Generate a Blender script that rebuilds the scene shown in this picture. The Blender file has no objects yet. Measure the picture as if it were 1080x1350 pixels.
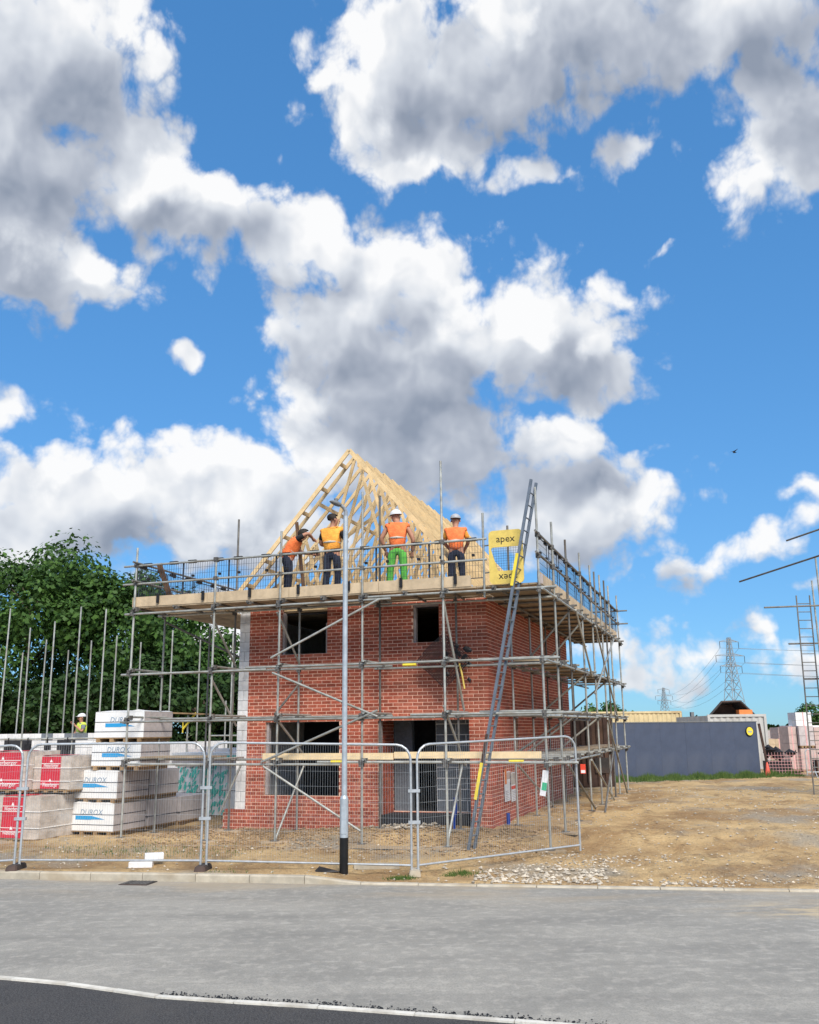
import bpy, bmesh, math, random
from mathutils import Vector, Matrix, Euler
rad = math.radians
scene = bpy.context.scene
COL = scene.collection
# ------------------------------------------------------------------ camera
cam_data = bpy.data.cameras.new('camera')
cam_data.sensor_fit = 'HORIZONTAL'; cam_data.sensor_width = 36.0; cam_data.lens = 40.5
cam_data.clip_start = 0.1; cam_data.clip_end = 5000
cam = bpy.data.objects.new('camera', cam_data); COL.objects.link(cam)
cam.matrix_world = Matrix.Translation((0, 0, 2.35)) @ Matrix.Rotation(rad(90 + 13.35), 4, 'X') @ Matrix.Rotation(-0.011, 4, 'Z')
scene.camera = cam
scene.view_settings.view_transform = 'Standard'; scene.view_settings.look = 'None'
scene.view_settings.exposure = 1.35; scene.view_settings.gamma = 1.0
# ------------------------------------------------------------------ world: sky with cumulus
SUN_EL, SUN_AZ = 44.0, 165.0          # degrees; azimuth from +Y towards +X (sun behind the camera)
world = bpy.data.worlds.new('World'); scene.world = world; world.use_nodes = True
WT = world.node_tree; WT.nodes.clear()

def N(tree, kind, **kw):
    n = tree.nodes.new(kind)
    for k, v in kw.items():
        if k.startswith('i_'):
            n.inputs[int(k[2:])].default_value = v
        else:
            setattr(n, k, v)
    return n

def math_(tree, op, a, b=None, c=None, clamp=False):
    n = tree.nodes.new('ShaderNodeMath'); n.operation = op; n.use_clamp = clamp
    for i, v in enumerate((a, b, c)):
        if v is None: continue
        if isinstance(v, (int, float)): n.inputs[i].default_value = v
        else: tree.links.new(v, n.inputs[i])
    return n.outputs[0]

def smooth_(tree, v, lo, hi, to0=0.0, to1=1.0):
    n = tree.nodes.new('ShaderNodeMapRange'); n.interpolation_type = 'SMOOTHSTEP'
    tree.links.new(v, n.inputs[0])
    n.inputs[1].default_value = lo; n.inputs[2].default_value = hi
    n.inputs[3].default_value = to0; n.inputs[4].default_value = to1
    return n.outputs[0]

# cloud bodies in the sky: azimuth, elevation, half width, half height (degrees)
CLOUDS = [(-23.9, 37.1, 8.4, 5.9), (-25.2, 32.3, 5.6, 4.5), (-25.2, 27.9, 5.9, 4.7), (-20.8, 26.3, 4.9, 2.6),
    (-17.8, 33.0, 5.0, 3.3), (-13.4, 30.4, 6.1, 3.5), (-7.0, 29.3, 7.3, 2.8), (-0.9, 27.7, 6.7, 3.3),
    (-1.0, 38.7, 6.6, 5.5), (0.8, 34.9, 6.1, 2.3), (11.3, 40.3, 13.1, 5.6), (22.5, 39.6, 8.2, 4.4),
    (25.7, 33.7, 5.1, 5.4), (8.3, 33.2, 3.0, 1.3), (11.5, 33.0, 3.0, 1.0), (15.6, 33.2, 3.0, 1.0),
    (22.8, 30.8, 2.6, 2.6), (6.3, 26.4, 4.2, 4.0), (8.2, 23.5, 6.1, 4.9), (11.5, 22.2, 4.7, 3.8),
    (13.5, 26.2, 3.1, 1.3), (-3.4, 24.7, 7.4, 3.8), (-0.9, 21.6, 9.7, 5.5), (1.0, 17.3, 8.1, 4.0),
    (-20.0, 13.2, 7.6, 4.2), (-12.4, 14.1, 7.8, 4.4), (-23.7, 11.4, 5.3, 3.7), (-9.6, 11.9, 8.1, 2.8),
    (-5.4, 17.3, 5.4, 3.5), (10.0, 16.8, 4.5, 2.5), (14.4, 15.8, 4.0, 1.6), (10.8, 13.0, 6.6, 3.9),
    (4.8, 12.5, 4.0, 2.9), (1.7, 14.5, 4.1, 3.1), (18.4, 9.5, 3.9, 2.1), (22.4, 11.0, 2.1, 1.7),
    (23.6, 13.2, 2.1, 1.0), (20.6, 5.7, 1.5, 2.1), (22.5, 3.7, 3.1, 2.5), (16.3, 4.1, 3.2, 2.0),
    (13.6, 2.9, 3.7, 1.5), (-14.8, 22.7, 1.4, 0.6), (-13.6, 22.4, 1.2, 0.5), (-24.7, 18.1, 3.0, 1.0),
    (17.0, 28.0, 1.1, 0.6), (23.5, 7.7, 2.2, 1.0), (12.8, 5.1, 2.6, 1.4), (-11.6, 5.2, 6.0, 3.2),
    (5.8, 37.9, 6.4, 3.0), (-22.6, 33.8, 4.1, 2.3), (2.7, 24.2, 5.5, 3.6)]
BELLIES = [(-25.8, 29.8, 5.9, 7.2), (-22.4, 35.6, 5.4, 3.3), (11.1, 37.7, 13.0, 4.1), (26.1, 35.1, 3.5, 4.6),
    (1.1, 18.5, 7.4, 4.4), (10.3, 21.6, 4.6, 2.7), (8.3, 14.5, 3.4, 1.7), (12.5, 14.5, 2.3, 0.9),
    (18.5, 8.3, 4.0, 0.9), (-16.9, 11.8, 9.2, 1.8), (-3.9, 22.9, 5.5, 2.7), (-12.6, 29.6, 5.6, 1.5),
    (1.4, 36.7, 3.2, 2.3)]
CROWNS = [(6.2, 29.2, 3.6, 1.9), (3.8, 26.7, 2.0, 2.6), (7.7, 24.7, 2.7, 1.8), (13.0, 22.7, 2.4, 1.3),
    (-19.3, 15.7, 5.0, 1.8), (-10.2, 16.7, 4.8, 1.8), (-11.9, 12.0, 6.6, 1.7), (10.8, 18.1, 4.5, 1.4),
    (14.7, 13.7, 2.7, 1.8), (-4.0, 39.4, 2.7, 4.4), (0.3, 33.7, 6.3, 1.2), (-18.6, 39.2, 3.1, 3.0),
    (-21.1, 27.1, 4.4, 1.5), (19.0, 10.7, 3.4, 1.1), (22.9, 11.7, 1.6, 1.1), (-14.8, 32.5, 5.6, 1.8),
    (-6.9, 20.6, 3.0, 1.8), (21.1, 6.3, 1.6, 1.3), (22.5, 4.5, 2.4, 1.3), (22.4, 31.0, 2.3, 2.0),
    (5.9, 41.7, 3.3, 1.1)]

def blob_field(tree, vec, blobs, k):
    """1 in the middle of a blob, 0 on its rim, negative outside; smooth union of all blobs"""
    acc = None
    for (a, e, rx, ry) in blobs:
        thin = k < 0.25 and rx < 4.3          # small clouds are thin: a wider, flatter hump
        if thin: rx, ry = rx * 2.1, ry * 2.1
        m = N(tree, 'ShaderNodeVectorMath', operation='MULTIPLY_ADD')
        m.inputs[1].default_value = (1 / rx, 1 / ry, 0); m.inputs[2].default_value = (-a / rx, -e / ry, 0)
        tree.links.new(vec, m.inputs[0])
        l = N(tree, 'ShaderNodeVectorMath', operation='LENGTH'); tree.links.new(m.outputs[0], l.inputs[0])
        v = math_(tree, 'ADD', l.outputs['Value'], 0.60) if thin else l.outputs['Value']
        acc = v if acc is None else math_(tree, 'SMOOTH_MIN', acc, v, k)
    return math_(tree, 'SUBTRACT', 1.0, acc)

def build_world():
    t = WT
    tc = N(t, 'ShaderNodeTexCoord')
    sep = N(t, 'ShaderNodeSeparateXYZ'); t.links.new(tc.outputs['Generated'], sep.inputs[0])
    X, Y, Z = sep.outputs
    az = math_(t, 'MULTIPLY', math_(t, 'ARCTAN2', X, Y), 57.29578)
    el = math_(t, 'MULTIPLY', math_(t, 'ARCSINE', Z), 57.29578)
    P = N(t, 'ShaderNodeCombineXYZ'); t.links.new(az, P.inputs[0]); t.links.new(el, P.inputs[1])
    P = P.outputs[0]
    def noise(vec, scale, detail, rough=0.55, lac=2.0):
        n = N(t, 'ShaderNodeTexNoise', noise_dimensions='2D'); n.inputs['Scale'].default_value = scale
        n.inputs['Detail'].default_value = detail; n.inputs['Roughness'].default_value = rough; n.inputs['Lacunarity'].default_value = lac
        t.links.new(vec, n.inputs['Vector']); return n.outputs[0]
    def add(vec, off):
        n = N(t, 'ShaderNodeVectorMath', operation='ADD'); t.links.new(vec, n.inputs[0]); n.inputs[1].default_value = off; return n.outputs[0]
    def warp(vec, f, amp):
        n = N(t, 'ShaderNodeVectorMath', operation='MULTIPLY_ADD'); t.links.new(f, n.inputs[0]); n.inputs[1].default_value = amp
        t.links.new(vec, n.inputs[2]); return n.outputs[0]
    def billow(vec, scale, detail):
        v = N(t, 'ShaderNodeTexVoronoi', voronoi_dimensions='2D', feature='F1'); v.inputs['Scale'].default_value = scale
        v.inputs['Detail'].default_value = detail; v.inputs['Roughness'].default_value = 0.5; v.inputs['Lacunarity'].default_value = 2.2
        t.links.new(vec, v.inputs['Vector']); return v.outputs['Distance']
    w1 = math_(t, 'SUBTRACT', noise(P, 0.17, 2, 0.5), 0.5)
    w2 = math_(t, 'SUBTRACT', noise(add(P, (71.3, 17.7, 0)), 0.22, 2, 0.5), 0.5)
    PW = warp(warp(P, w1, (5.0, 1.0, 0)), w2, (-1.0, 4.0, 0))
    PD = warp(warp(P, w1, (1.2, 0.6, 0)), w2, (-0.6, 1.2, 0))
    S = blob_field(t, PW, CLOUDS, 0.20)
    # the rest of the sky goes on as the same broken cumulus
    far = math_(t, 'MAXIMUM', math_(t, 'SUBTRACT', math_(t, 'ABSOLUTE', az), 29.0), math_(t, 'SUBTRACT', el, 43.0))
    rest = math_(t, 'ADD', math_(t, 'MULTIPLY', math_(t, 'SUBTRACT', noise(P, 0.055, 2, 0.5), 0.49), 6.0), smooth_(t, far, -2.0, 6.0, -4.0, 0.0))
    # the same bodies a few degrees further towards the sun: tells lit crowns from shaded bases
    SS = blob_field(t, warp(add(PW, (-1.4, 2.6, 0)), S, (1e-7, 0, 0)), CLOUDS, 0.20)
    lit = math_(t, 'SUBTRACT', math_(t, 'MAXIMUM', S, -0.4), math_(t, 'MAXIMUM', SS, -0.6))
    S = math_(t, 'MINIMUM', math_(t, 'MAXIMUM', S, rest), 1.1)
    f0 = noise(PD, 0.30, 8, 0.545, 2.15); b0 = billow(PD, 0.36, 3)
    fa = noise(PD, 0.24, 3, 0.5); fb = noise(add(PD, (-0.6, 1.3, 0)), 0.24, 3, 0.5)      # a little further towards the sun
    b1 = billow(add(PD, (-0.3, 0.6, 0)), 0.36, 2)
    R0 = math_(t, 'ADD', math_(t, 'MULTIPLY', math_(t, 'SUBTRACT', f0, 0.5), 1.25), math_(t, 'MULTIPLY', math_(t, 'SUBTRACT', 0.47, b0), 0.62))
    D0 = math_(t, 'ADD', math_(t, 'MULTIPLY', S, 1.4), math_(t, 'ADD', R0, 0.19))
    alpha = smooth_(t, D0, -0.04, 0.55)
    near = math_(t, 'ADD', math_(t, 'MULTIPLY', math_(t, 'SUBTRACT', fa, fb), 1.5), math_(t, 'MULTIPLY', math_(t, 'SUBTRACT', b1, b0), 0.14))   # relief facing the sun
    belly = blob_field(t, warp(PW, w2, (0, -2.0, 0)), BELLIES, 0.3)
    belly = smooth_(t, math_(t, 'ADD', belly, math_(t, 'MULTIPLY', math_(t, 'SUBTRACT', fa, 0.5), 0.9)), -0.45, 0.80)
    thick = smooth_(t, D0, 0.15, 1.2)
    shade = math_(t, 'ADD', math_(t, 'ADD', math_(t, 'MULTIPLY', thick, 0.14), 0.21), math_(t, 'MULTIPLY', belly, 0.42))
    shade = math_(t, 'SUBTRACT', shade, math_(t, 'MULTIPLY', lit, 0.50))
    crown = blob_field(t, PW, CROWNS, 0.3)
    crown = smooth_(t, math_(t, 'ADD', crown, math_(t, 'MULTIPLY', R0, 0.9)), -0.30, 0.55)
    shade = math_(t, 'SUBTRACT', shade, math_(t, 'MULTIPLY', crown, 0.34))
    shade = math_(t, 'SUBTRACT', math_(t, 'ADD', shade, 0.03), math_(t, 'MULTIPLY', near, 0.70), clamp=True)
    ramp = N(t, 'ShaderNodeValToRGB'); t.links.new(shade, ramp.inputs[0])
    cr = ramp.color_ramp
    cr.elements[0].position = 0.0; cr.elements[0].color = (1.0, 1.0, 1.0, 1)
    cr.elements[1].position = 1.0; cr.elements[1].color = (0.29, 0.335, 0.42, 1)
    e = cr.elements.new(0.30); e.color = (0.74, 0.775, 0.83, 1)
    e = cr.elements.new(0.65); e.color = (0.47, 0.51, 0.59, 1)
    cl = N(t, 'ShaderNodeVectorMath', operation='SCALE'); t.links.new(ramp.outputs[0], cl.inputs[0]); cl.inputs['Scale'].default_value = 7.8
    sky = N(t, 'ShaderNodeTexSky', sky_type='NISHITA', sun_disc=False)
    sky.sun_elevation = rad(SUN_EL); sky.sun_rotation = rad(SUN_AZ); sky.air_density = 1.0; sky.dust_density = 0.0; sky.ozone_density = 1.0
    hs = N(t, 'ShaderNodeHueSaturation'); hs.inputs['Saturation'].default_value = 1.3; hs.inputs['Value'].default_value = 1.5; t.links.new(sky.outputs[0], hs.inputs['Color'])
    gm = N(t, 'ShaderNodeGamma'); gm.inputs[1].default_value = 0.45; t.links.new(hs.outputs[0], gm.inputs[0])     # the even blue of a phone picture
    tint = N(t, 'ShaderNodeVectorMath', operation='MULTIPLY'); t.links.new(gm.outputs[0], tint.inputs[0]); tint.inputs[1].default_value = (0.79, 1.58, 2.5)
    mix = N(t, 'ShaderNodeMix', data_type='RGBA')
    t.links.new(math_(t, 'MULTIPLY', alpha, 0.97), mix.inputs[0]); t.links.new(tint.outputs[0], mix.inputs[6]); t.links.new(cl.outputs[0], mix.inputs[7])
    bg = N(t, 'ShaderNodeBackground'); t.links.new(mix.outputs[2], bg.inputs[0]); bg.inputs[1].default_value = 0.05
    out = N(t, 'ShaderNodeOutputWorld'); t.links.new(bg.outputs[0], out.inputs[0])
build_world()
world.cycles.sampling_method = 'MANUAL'; world.cycles.sample_map_resolution = 512

# ------------------------------------------------------------------ sun, veiled by cloud
sd = bpy.data.lights.new('sun', 'SUN'); sd.energy = 2.0; sd.angle = rad(28); sd.color = (1.0, 0.93, 0.82)
sun = bpy.data.objects.new('sun', sd); COL.objects.link(sun); sun.location = (0, -20, 40)
_a, _e = rad(SUN_AZ), rad(SUN_EL)
sun.rotation_euler = Vector((-math.sin(_a) * math.cos(_e), -math.cos(_a) * math.cos(_e), -math.sin(_e))).to_track_quat('-Z', 'Y').to_euler()

# ------------------------------------------------------------------ materials
def srgb(r, g, b):
    f = lambda c: c / 12.92 if c <= 0.04045 else ((c + 0.055) / 1.055) ** 2.4
    return tuple(f(v / 255.0) for v in (r, g, b))

def mat(name, col, rough=0.8, var=0.18, scale=6.0, bump=0.0, metal=0.0, spec=0.3, island=0.0, dirt=None, dirt_amt=0.0, trans=0.0, alpha=1.0):
    m = bpy.data.materials.new(name); m.use_nodes = True
    t = m.node_tree; p = t.nodes['Principled BSDF']
    p.inputs['Roughness'].default_value = rough; p.inputs['Metallic'].default_value = metal
    p.inputs['Specular IOR Level'].default_value = spec
    if trans: p.inputs['Transmission Weight'].default_value = trans
    tc = N(t, 'ShaderNodeTexCoord')
    n = N(t, 'ShaderNodeTexNoise'); n.inputs['Scale'].default_value = scale; n.inputs['Detail'].default_value = 6; n.inputs['Roughness'].default_value = 0.62
    t.links.new(tc.outputs['Object'], n.inputs['Vector'])
    mx = N(t, 'ShaderNodeMix', data_type='RGBA')
    mx.inputs[6].default_value = tuple(c * (1 - var) for c in col) + (1,); mx.inputs[7].default_value = tuple(min(1, c * (1 + var)) for c in col) + (1,)
    t.links.new(smooth_(t, n.outputs[0], 0.3, 0.7), mx.inputs[0])
    c = mx.outputs[2]
    if dirt:
        n2 = N(t, 'ShaderNodeTexNoise'); n2.inputs['Scale'].default_value = scale * 0.35; n2.inputs['Detail'].default_value = 5
        t.links.new(tc.outputs['Object'], n2.inputs['Vector'])
        m2 = N(t, 'ShaderNodeMix', data_type='RGBA'); t.links.new(c, m2.inputs[6]); m2.inputs[7].default_value = tuple(dirt) + (1,)
        t.links.new(smooth_(t, n2.outputs[0], 0.48, 0.68, 0, dirt_amt), m2.inputs[0]); c = m2.outputs[2]
    if island:
        oi = N(t, 'ShaderNodeObjectInfo'); ge = N(t, 'ShaderNodeNewGeometry')
        r = math_(t, 'FRACT', math_(t, 'ADD', oi.outputs['Random'], ge.outputs['Random Per Island']))
        v = math_(t, 'ADD', 1.0 - island, math_(t, 'MULTIPLY', r, 2 * island))
        sc = N(t, 'ShaderNodeVectorMath', operation='SCALE'); t.links.new(c, sc.inputs[0]); t.links.new(v, sc.inputs['Scale']); c = sc.outputs[0]
    t.links.new(c, p.inputs['Base Color'])
    if bump:
        b = N(t, 'ShaderNodeBump'); b.inputs['Strength'].default_value = bump; b.inputs['Distance'].default_value = 0.02
        n3 = N(t, 'ShaderNodeTexNoise'); n3.inputs['Scale'].default_value = scale * 5; n3.inputs['Detail'].default_value = 4
        t.links.new(tc.outputs['Object'], n3.inputs['Vector']); t.links.new(n3.outputs[0], b.inputs['Height']); t.links.new(b.outputs[0], p.inputs['Normal'])
    return m

M = {}
M['brick'] = mat('red_brick', (0.37, 0.090, 0.054), 0.85, 0.18, 14, 0.25, island=0.24, dirt=(0.46, 0.22, 0.15), dirt_amt=0.35)
M['mortar'] = mat('mortar', (0.86, 0.57, 0.44), 0.9, 0.12, 10, 0.2)
M['white_block'] = mat('aerated_block', (0.72, 0.72, 0.73), 0.9, 0.1, 8, 0.2, island=0.08)
M['grey_block'] = mat('dense_block', (0.16, 0.18, 0.21), 0.9, 0.15, 20, 0.3, island=0.12)
M['pale_mortar'] = mat('pale_mortar', (0.34, 0.34, 0.33), 0.9, 0.1, 10)
M['dark_inside'] = mat('darkened_inner_leaf', (0.035, 0.036, 0.042), 0.95, 0.2, 4)  # base taken down to near black, so the colour carries the rooms' gloom
M['tube'] = mat('galvanised_tube', (0.36, 0.37, 0.35), 0.45, 0.25, 5, 0.05, metal=0.35, spec=0.5, island=0.22, dirt=(0.22, 0.17, 0.11), dirt_amt=0.45)
M['tube_dark'] = mat('weathered_tube', (0.17, 0.165, 0.155), 0.55, 0.3, 4, 0.05, metal=0.3, spec=0.4, island=0.25, dirt=(0.14, 0.09, 0.055), dirt_amt=0.5)
M['galv'] = mat('galvanised_steel', (0.44, 0.47, 0.50), 0.4, 0.14, 9, 0.03, metal=0.4, spec=0.5, island=0.08)
M['fitting'] = mat('coupler_steel', (0.13, 0.125, 0.12), 0.6, 0.35, 30, metal=0.3, island=0.3)
M['board'] = mat('scaffold_board', (0.36, 0.28, 0.19), 0.85, 0.25, 3, 0.2, island=0.22, dirt=(0.19, 0.15, 0.11), dirt_amt=0.6)
M['toe'] = mat('toe_board', (0.52, 0.41, 0.28), 0.85, 0.16, 3, 0.15, island=0.12, dirt=(0.34, 0.26, 0.18), dirt_amt=0.4)
M['pine'] = mat('truss_timber', (0.62, 0.46, 0.255), 0.75, 0.15, 4, 0.1, island=0.14)
M['new_timber'] = mat('new_timber', (0.72, 0.56, 0.34), 0.75, 0.12, 4, 0.1, island=0.08)
M['dark_timber'] = mat('wet_timber', (0.13, 0.075, 0.045), 0.85, 0.3, 4)
M['guard'] = mat('guard_mesh', (0.035, 0.045, 0.065), 0.6, 0.2, 5)
M['black'] = mat('black_plastic', (0.016, 0.016, 0.019), 0.5, 0.3, 10)
M['alu'] = mat('ladder_aluminium', (0.16, 0.19, 0.235), 0.45, 0.15, 8, metal=0.45, spec=0.5)
M['yellow'] = mat('yellow_plastic', (0.75, 0.60, 0.06), 0.55, 0.12, 6)
M['gate_yellow'] = mat('faded_yellow_panel', (0.66, 0.50, 0.13), 0.55, 0.12, 6)
M['white'] = mat('white_wrap', (0.74, 0.75, 0.76), 0.45, 0.06, 5, 0.25, spec=0.5)
M['grey_wrap'] = mat('grey_packed_blocks', (0.40, 0.36, 0.36), 0.8, 0.12, 5, 0.2, dirt=(0.30, 0.25, 0.22), dirt_amt=0.4)
M['block_side'] = mat('stacked_block_faces', (0.46, 0.42, 0.42), 0.9, 0.1, 6, 0.2, island=0.07)
M['blue'] = mat('blue_print', (0.03, 0.30, 0.62), 0.5, 0.06, 5)
M['ink'] = mat('navy_print', (0.20, 0.29, 0.40), 0.5, 0.06, 5)
M['red_print'] = mat('red_print', (0.52, 0.028, 0.05), 0.4, 0.12, 4, 0.2, spec=0.5)
M['clear_wrap'] = mat('hazy_wrap', (0.47, 0.41, 0.36), 0.3, 0.22, 5, 0.5, spec=0.6, dirt=(0.62, 0.58, 0.54), dirt_amt=0.6)
M['white_paint'] = mat('white_print', (0.8, 0.8, 0.8), 0.5, 0.03, 5)
M['pallet'] = mat('pallet_wood', (0.30, 0.20, 0.11), 0.9, 0.25, 5, 0.1, island=0.2)
M['teal'] = mat('teal_print', (0.08, 0.52, 0.42), 0.4, 0.15, 5)
M['steel_black'] = mat('black_column_paint', (0.012, 0.012, 0.013), 0.35, 0.2, 6)
M['column'] = mat('lamp_column', (0.40, 0.45, 0.50), 0.42, 0.12, 9, 0.02, metal=0.3, spec=0.5)
M['hoarding'] = mat('slate_blue_paint', (0.060, 0.078, 0.125), 0.6, 0.09, 2, 0.05, dirt=(0.085, 0.098, 0.135), dirt_amt=0.5)
M['hivis_orange'] = mat('hivis_orange', (0.90, 0.20, 0.06), 0.7, 0.2, 9, 0.6)
M['hivis_amber'] = mat('hivis_amber', (0.92, 0.37, 0.06), 0.7, 0.2, 9, 0.6)
M['hivis_yellow'] = mat('hivis_yellow', (0.62, 0.75, 0.10), 0.7, 0.10, 9, 0.3)
M['reflective'] = mat('reflective_tape', (0.50, 0.47, 0.42), 0.4, 0.1, 9)
M['navy'] = mat('navy_work_trousers', (0.018, 0.022, 0.04), 0.9, 0.3, 12, 0.3)
M['green_cloth'] = mat('green_work_trousers', (0.11, 0.43, 0.07), 0.85, 0.15, 12, 0.3)
M['black_cloth'] = mat('black_tshirt', (0.018, 0.018, 0.022), 0.9, 0.2, 12)
M['skin'] = mat('skin', (0.42, 0.21, 0.14), 0.55, 0.12, 20)
M['hair'] = mat('dark_hair', (0.02, 0.015, 0.012), 0.7, 0.3, 40)
M['helmet'] = mat('white_helmet', (0.70, 0.70, 0.72), 0.35, 0.05, 8)
M['helmet_grey'] = mat('grey_helmet', (0.36, 0.37, 0.40), 0.4, 0.08, 8)
M['concrete'] = mat('kerb_concrete', (0.42, 0.38, 0.31), 0.9, 0.14, 5, 0.3, island=0.10, dirt=(0.33, 0.27, 0.19), dirt_amt=0.6)
M['edging'] = mat('edging_concrete', (0.60, 0.58, 0.53), 0.9, 0.12, 7, 0.3, island=0.08, dirt=(0.36, 0.32, 0.26), dirt_amt=0.4)
M['stone'] = mat('stone_chips', (0.44, 0.39, 0.32), 0.9, 0.2, 12, island=0.35)
M['clod'] = mat('earth_clods', (0.30, 0.21, 0.125), 0.95, 0.2, 12, island=0.25)
M['beige'] = mat('beige_container', (0.56, 0.46, 0.27), 0.7, 0.12, 1.5, dirt=(0.33, 0.20, 0.10), dirt_amt=0.5)
M['grey_container'] = mat('grey_container', (0.46, 0.46, 0.45), 0.7, 0.08, 1.5, dirt=(0.34, 0.31, 0.27), dirt_amt=0.5)
M['rust'] = mat('rusty_brown_steel', (0.062, 0.038, 0.032), 0.85, 0.4, 2, dirt=(0.15, 0.085, 0.05), dirt_amt=0.6)
M['skip'] = mat('dark_skip_steel', (0.045, 0.04, 0.04), 0.75, 0.3, 2, dirt=(0.12, 0.06, 0.04), dirt_amt=0.5)
M['rust_in'] = mat('rusty_skip_lining', (0.14, 0.085, 0.065), 0.9, 0.3, 2)
M['orange'] = mat('orange_paint', (0.75, 0.23, 0.07), 0.6, 0.12, 4)
M['pylon'] = mat('pylon_steel', (0.28, 0.30, 0.33), 0.7, 0.1, 1)
M['pink_wrap'] = mat('pinkish_wrapped_bricks', (0.52, 0.40, 0.37), 0.6, 0.12, 4, 0.2, dirt=(0.42, 0.36, 0.33), dirt_amt=0.4)
M['barrier'] = mat('orange_red_mesh', (0.72, 0.13, 0.09), 0.6, 0.15, 4)
M['barrier_pink'] = mat('faded_pink_mesh', (0.66, 0.36, 0.36), 0.6, 0.15, 4)
M['sign_white'] = mat('sign_white', (0.74, 0.75, 0.78), 0.5, 0.05, 4)
M['sign_red'] = mat('sign_red', (0.70, 0.07, 0.04), 0.5, 0.1, 4)
M['sign_green'] = mat('sign_green', (0.05, 0.40, 0.22), 0.5, 0.06, 4)
M['pipe_blue'] = mat('blue_water_pipe', (0.012, 0.05, 0.30), 0.5, 0.1, 4)
M['bark'] = mat('bark', (0.075, 0.06, 0.045), 0.95, 0.3, 5, 0.3)
M['roof_grey'] = mat('dull_grey_cladding', (0.17, 0.18, 0.19), 0.8, 0.1, 3)
M['strap'] = mat('black_strap', (0.03, 0.03, 0.045), 0.6, 0.1, 3)

def leaf_mat(name, dark, light):
    m = bpy.data.materials.new(name); m.use_nodes = True; t = m.node_tree; p = t.nodes['Principled BSDF']
    g = N(t, 'ShaderNodeNewGeometry'); r = N(t, 'ShaderNodeValToRGB'); t.links.new(g.outputs['Random Per Island'], r.inputs[0])
    r.color_ramp.elements[0].color = tuple(dark) + (1,); r.color_ramp.elements[1].color = tuple(light) + (1,)
    t.links.new(r.outputs[0], p.inputs['Base Color']); p.inputs['Roughness'].default_value = 0.6; p.inputs['Specular IOR Level'].default_value = 0.25
    tr = N(t, 'ShaderNodeBsdfTranslucent'); t.links.new(r.outputs[0], tr.inputs[0])
    mx = N(t, 'ShaderNodeMixShader'); mx.inputs[0].default_value = 0.25
    t.links.new(p.outputs[0], mx.inputs[1]); t.links.new(tr.outputs[0], mx.inputs[2])
    t.links.new(mx.outputs[0], t.nodes['Material Output'].inputs[0]); return m
M['leaf'] = leaf_mat('oak_leaves', (0.020, 0.056, 0.014), (0.085, 0.175, 0.036))
M['leaf2'] = leaf_mat('hedge_leaves', (0.012, 0.034, 0.010), (0.045, 0.095, 0.024))
M['grass'] = leaf_mat('grass_blades', (0.03, 0.075, 0.015), (0.11, 0.17, 0.04))

# ------------------------------------------------------------------ mesh helpers
random.seed(7)
MESHES = {}
def link(name, me, m=None, parent=None, loc=(0, 0, 0), rot=None, scale=None, smooth=False):
    o = bpy.data.objects.new(name, me); COL.objects.link(o)
    if m is not None and me is not None:
        if not me.materials: me.materials.append(M[m])
    o.location = loc
    if rot is not None:
        o.rotation_mode = 'QUATERNION' if hasattr(rot, 'w') else 'XYZ'
        if hasattr(rot, 'w'): o.rotation_quaternion = rot
        else: o.rotation_euler = rot
    if scale is not None: o.scale = scale
    if parent is not None: o.parent = parent
    return o

def tag(o, label=None, cat=None, group=None, kind=None):
    if label: o['label'] = label
    if cat: o['category'] = cat
    if group: o['group'] = group
    if kind: o['kind'] = kind
    return o

def empty(name, loc=(0, 0, 0), rz=0.0, parent=None):
    o = bpy.data.objects.new(name, None); COL.objects.link(o); o.location = loc; o.rotation_euler = (0, 0, rz); o.empty_display_size = 0.2
    if parent is not None: o.parent = parent
    return o

def thing(name, label, cat, loc=(0, 0, 0), rz=0.0, group=None):
    return tag(empty(name, loc, rz), label, cat, group)

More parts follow.
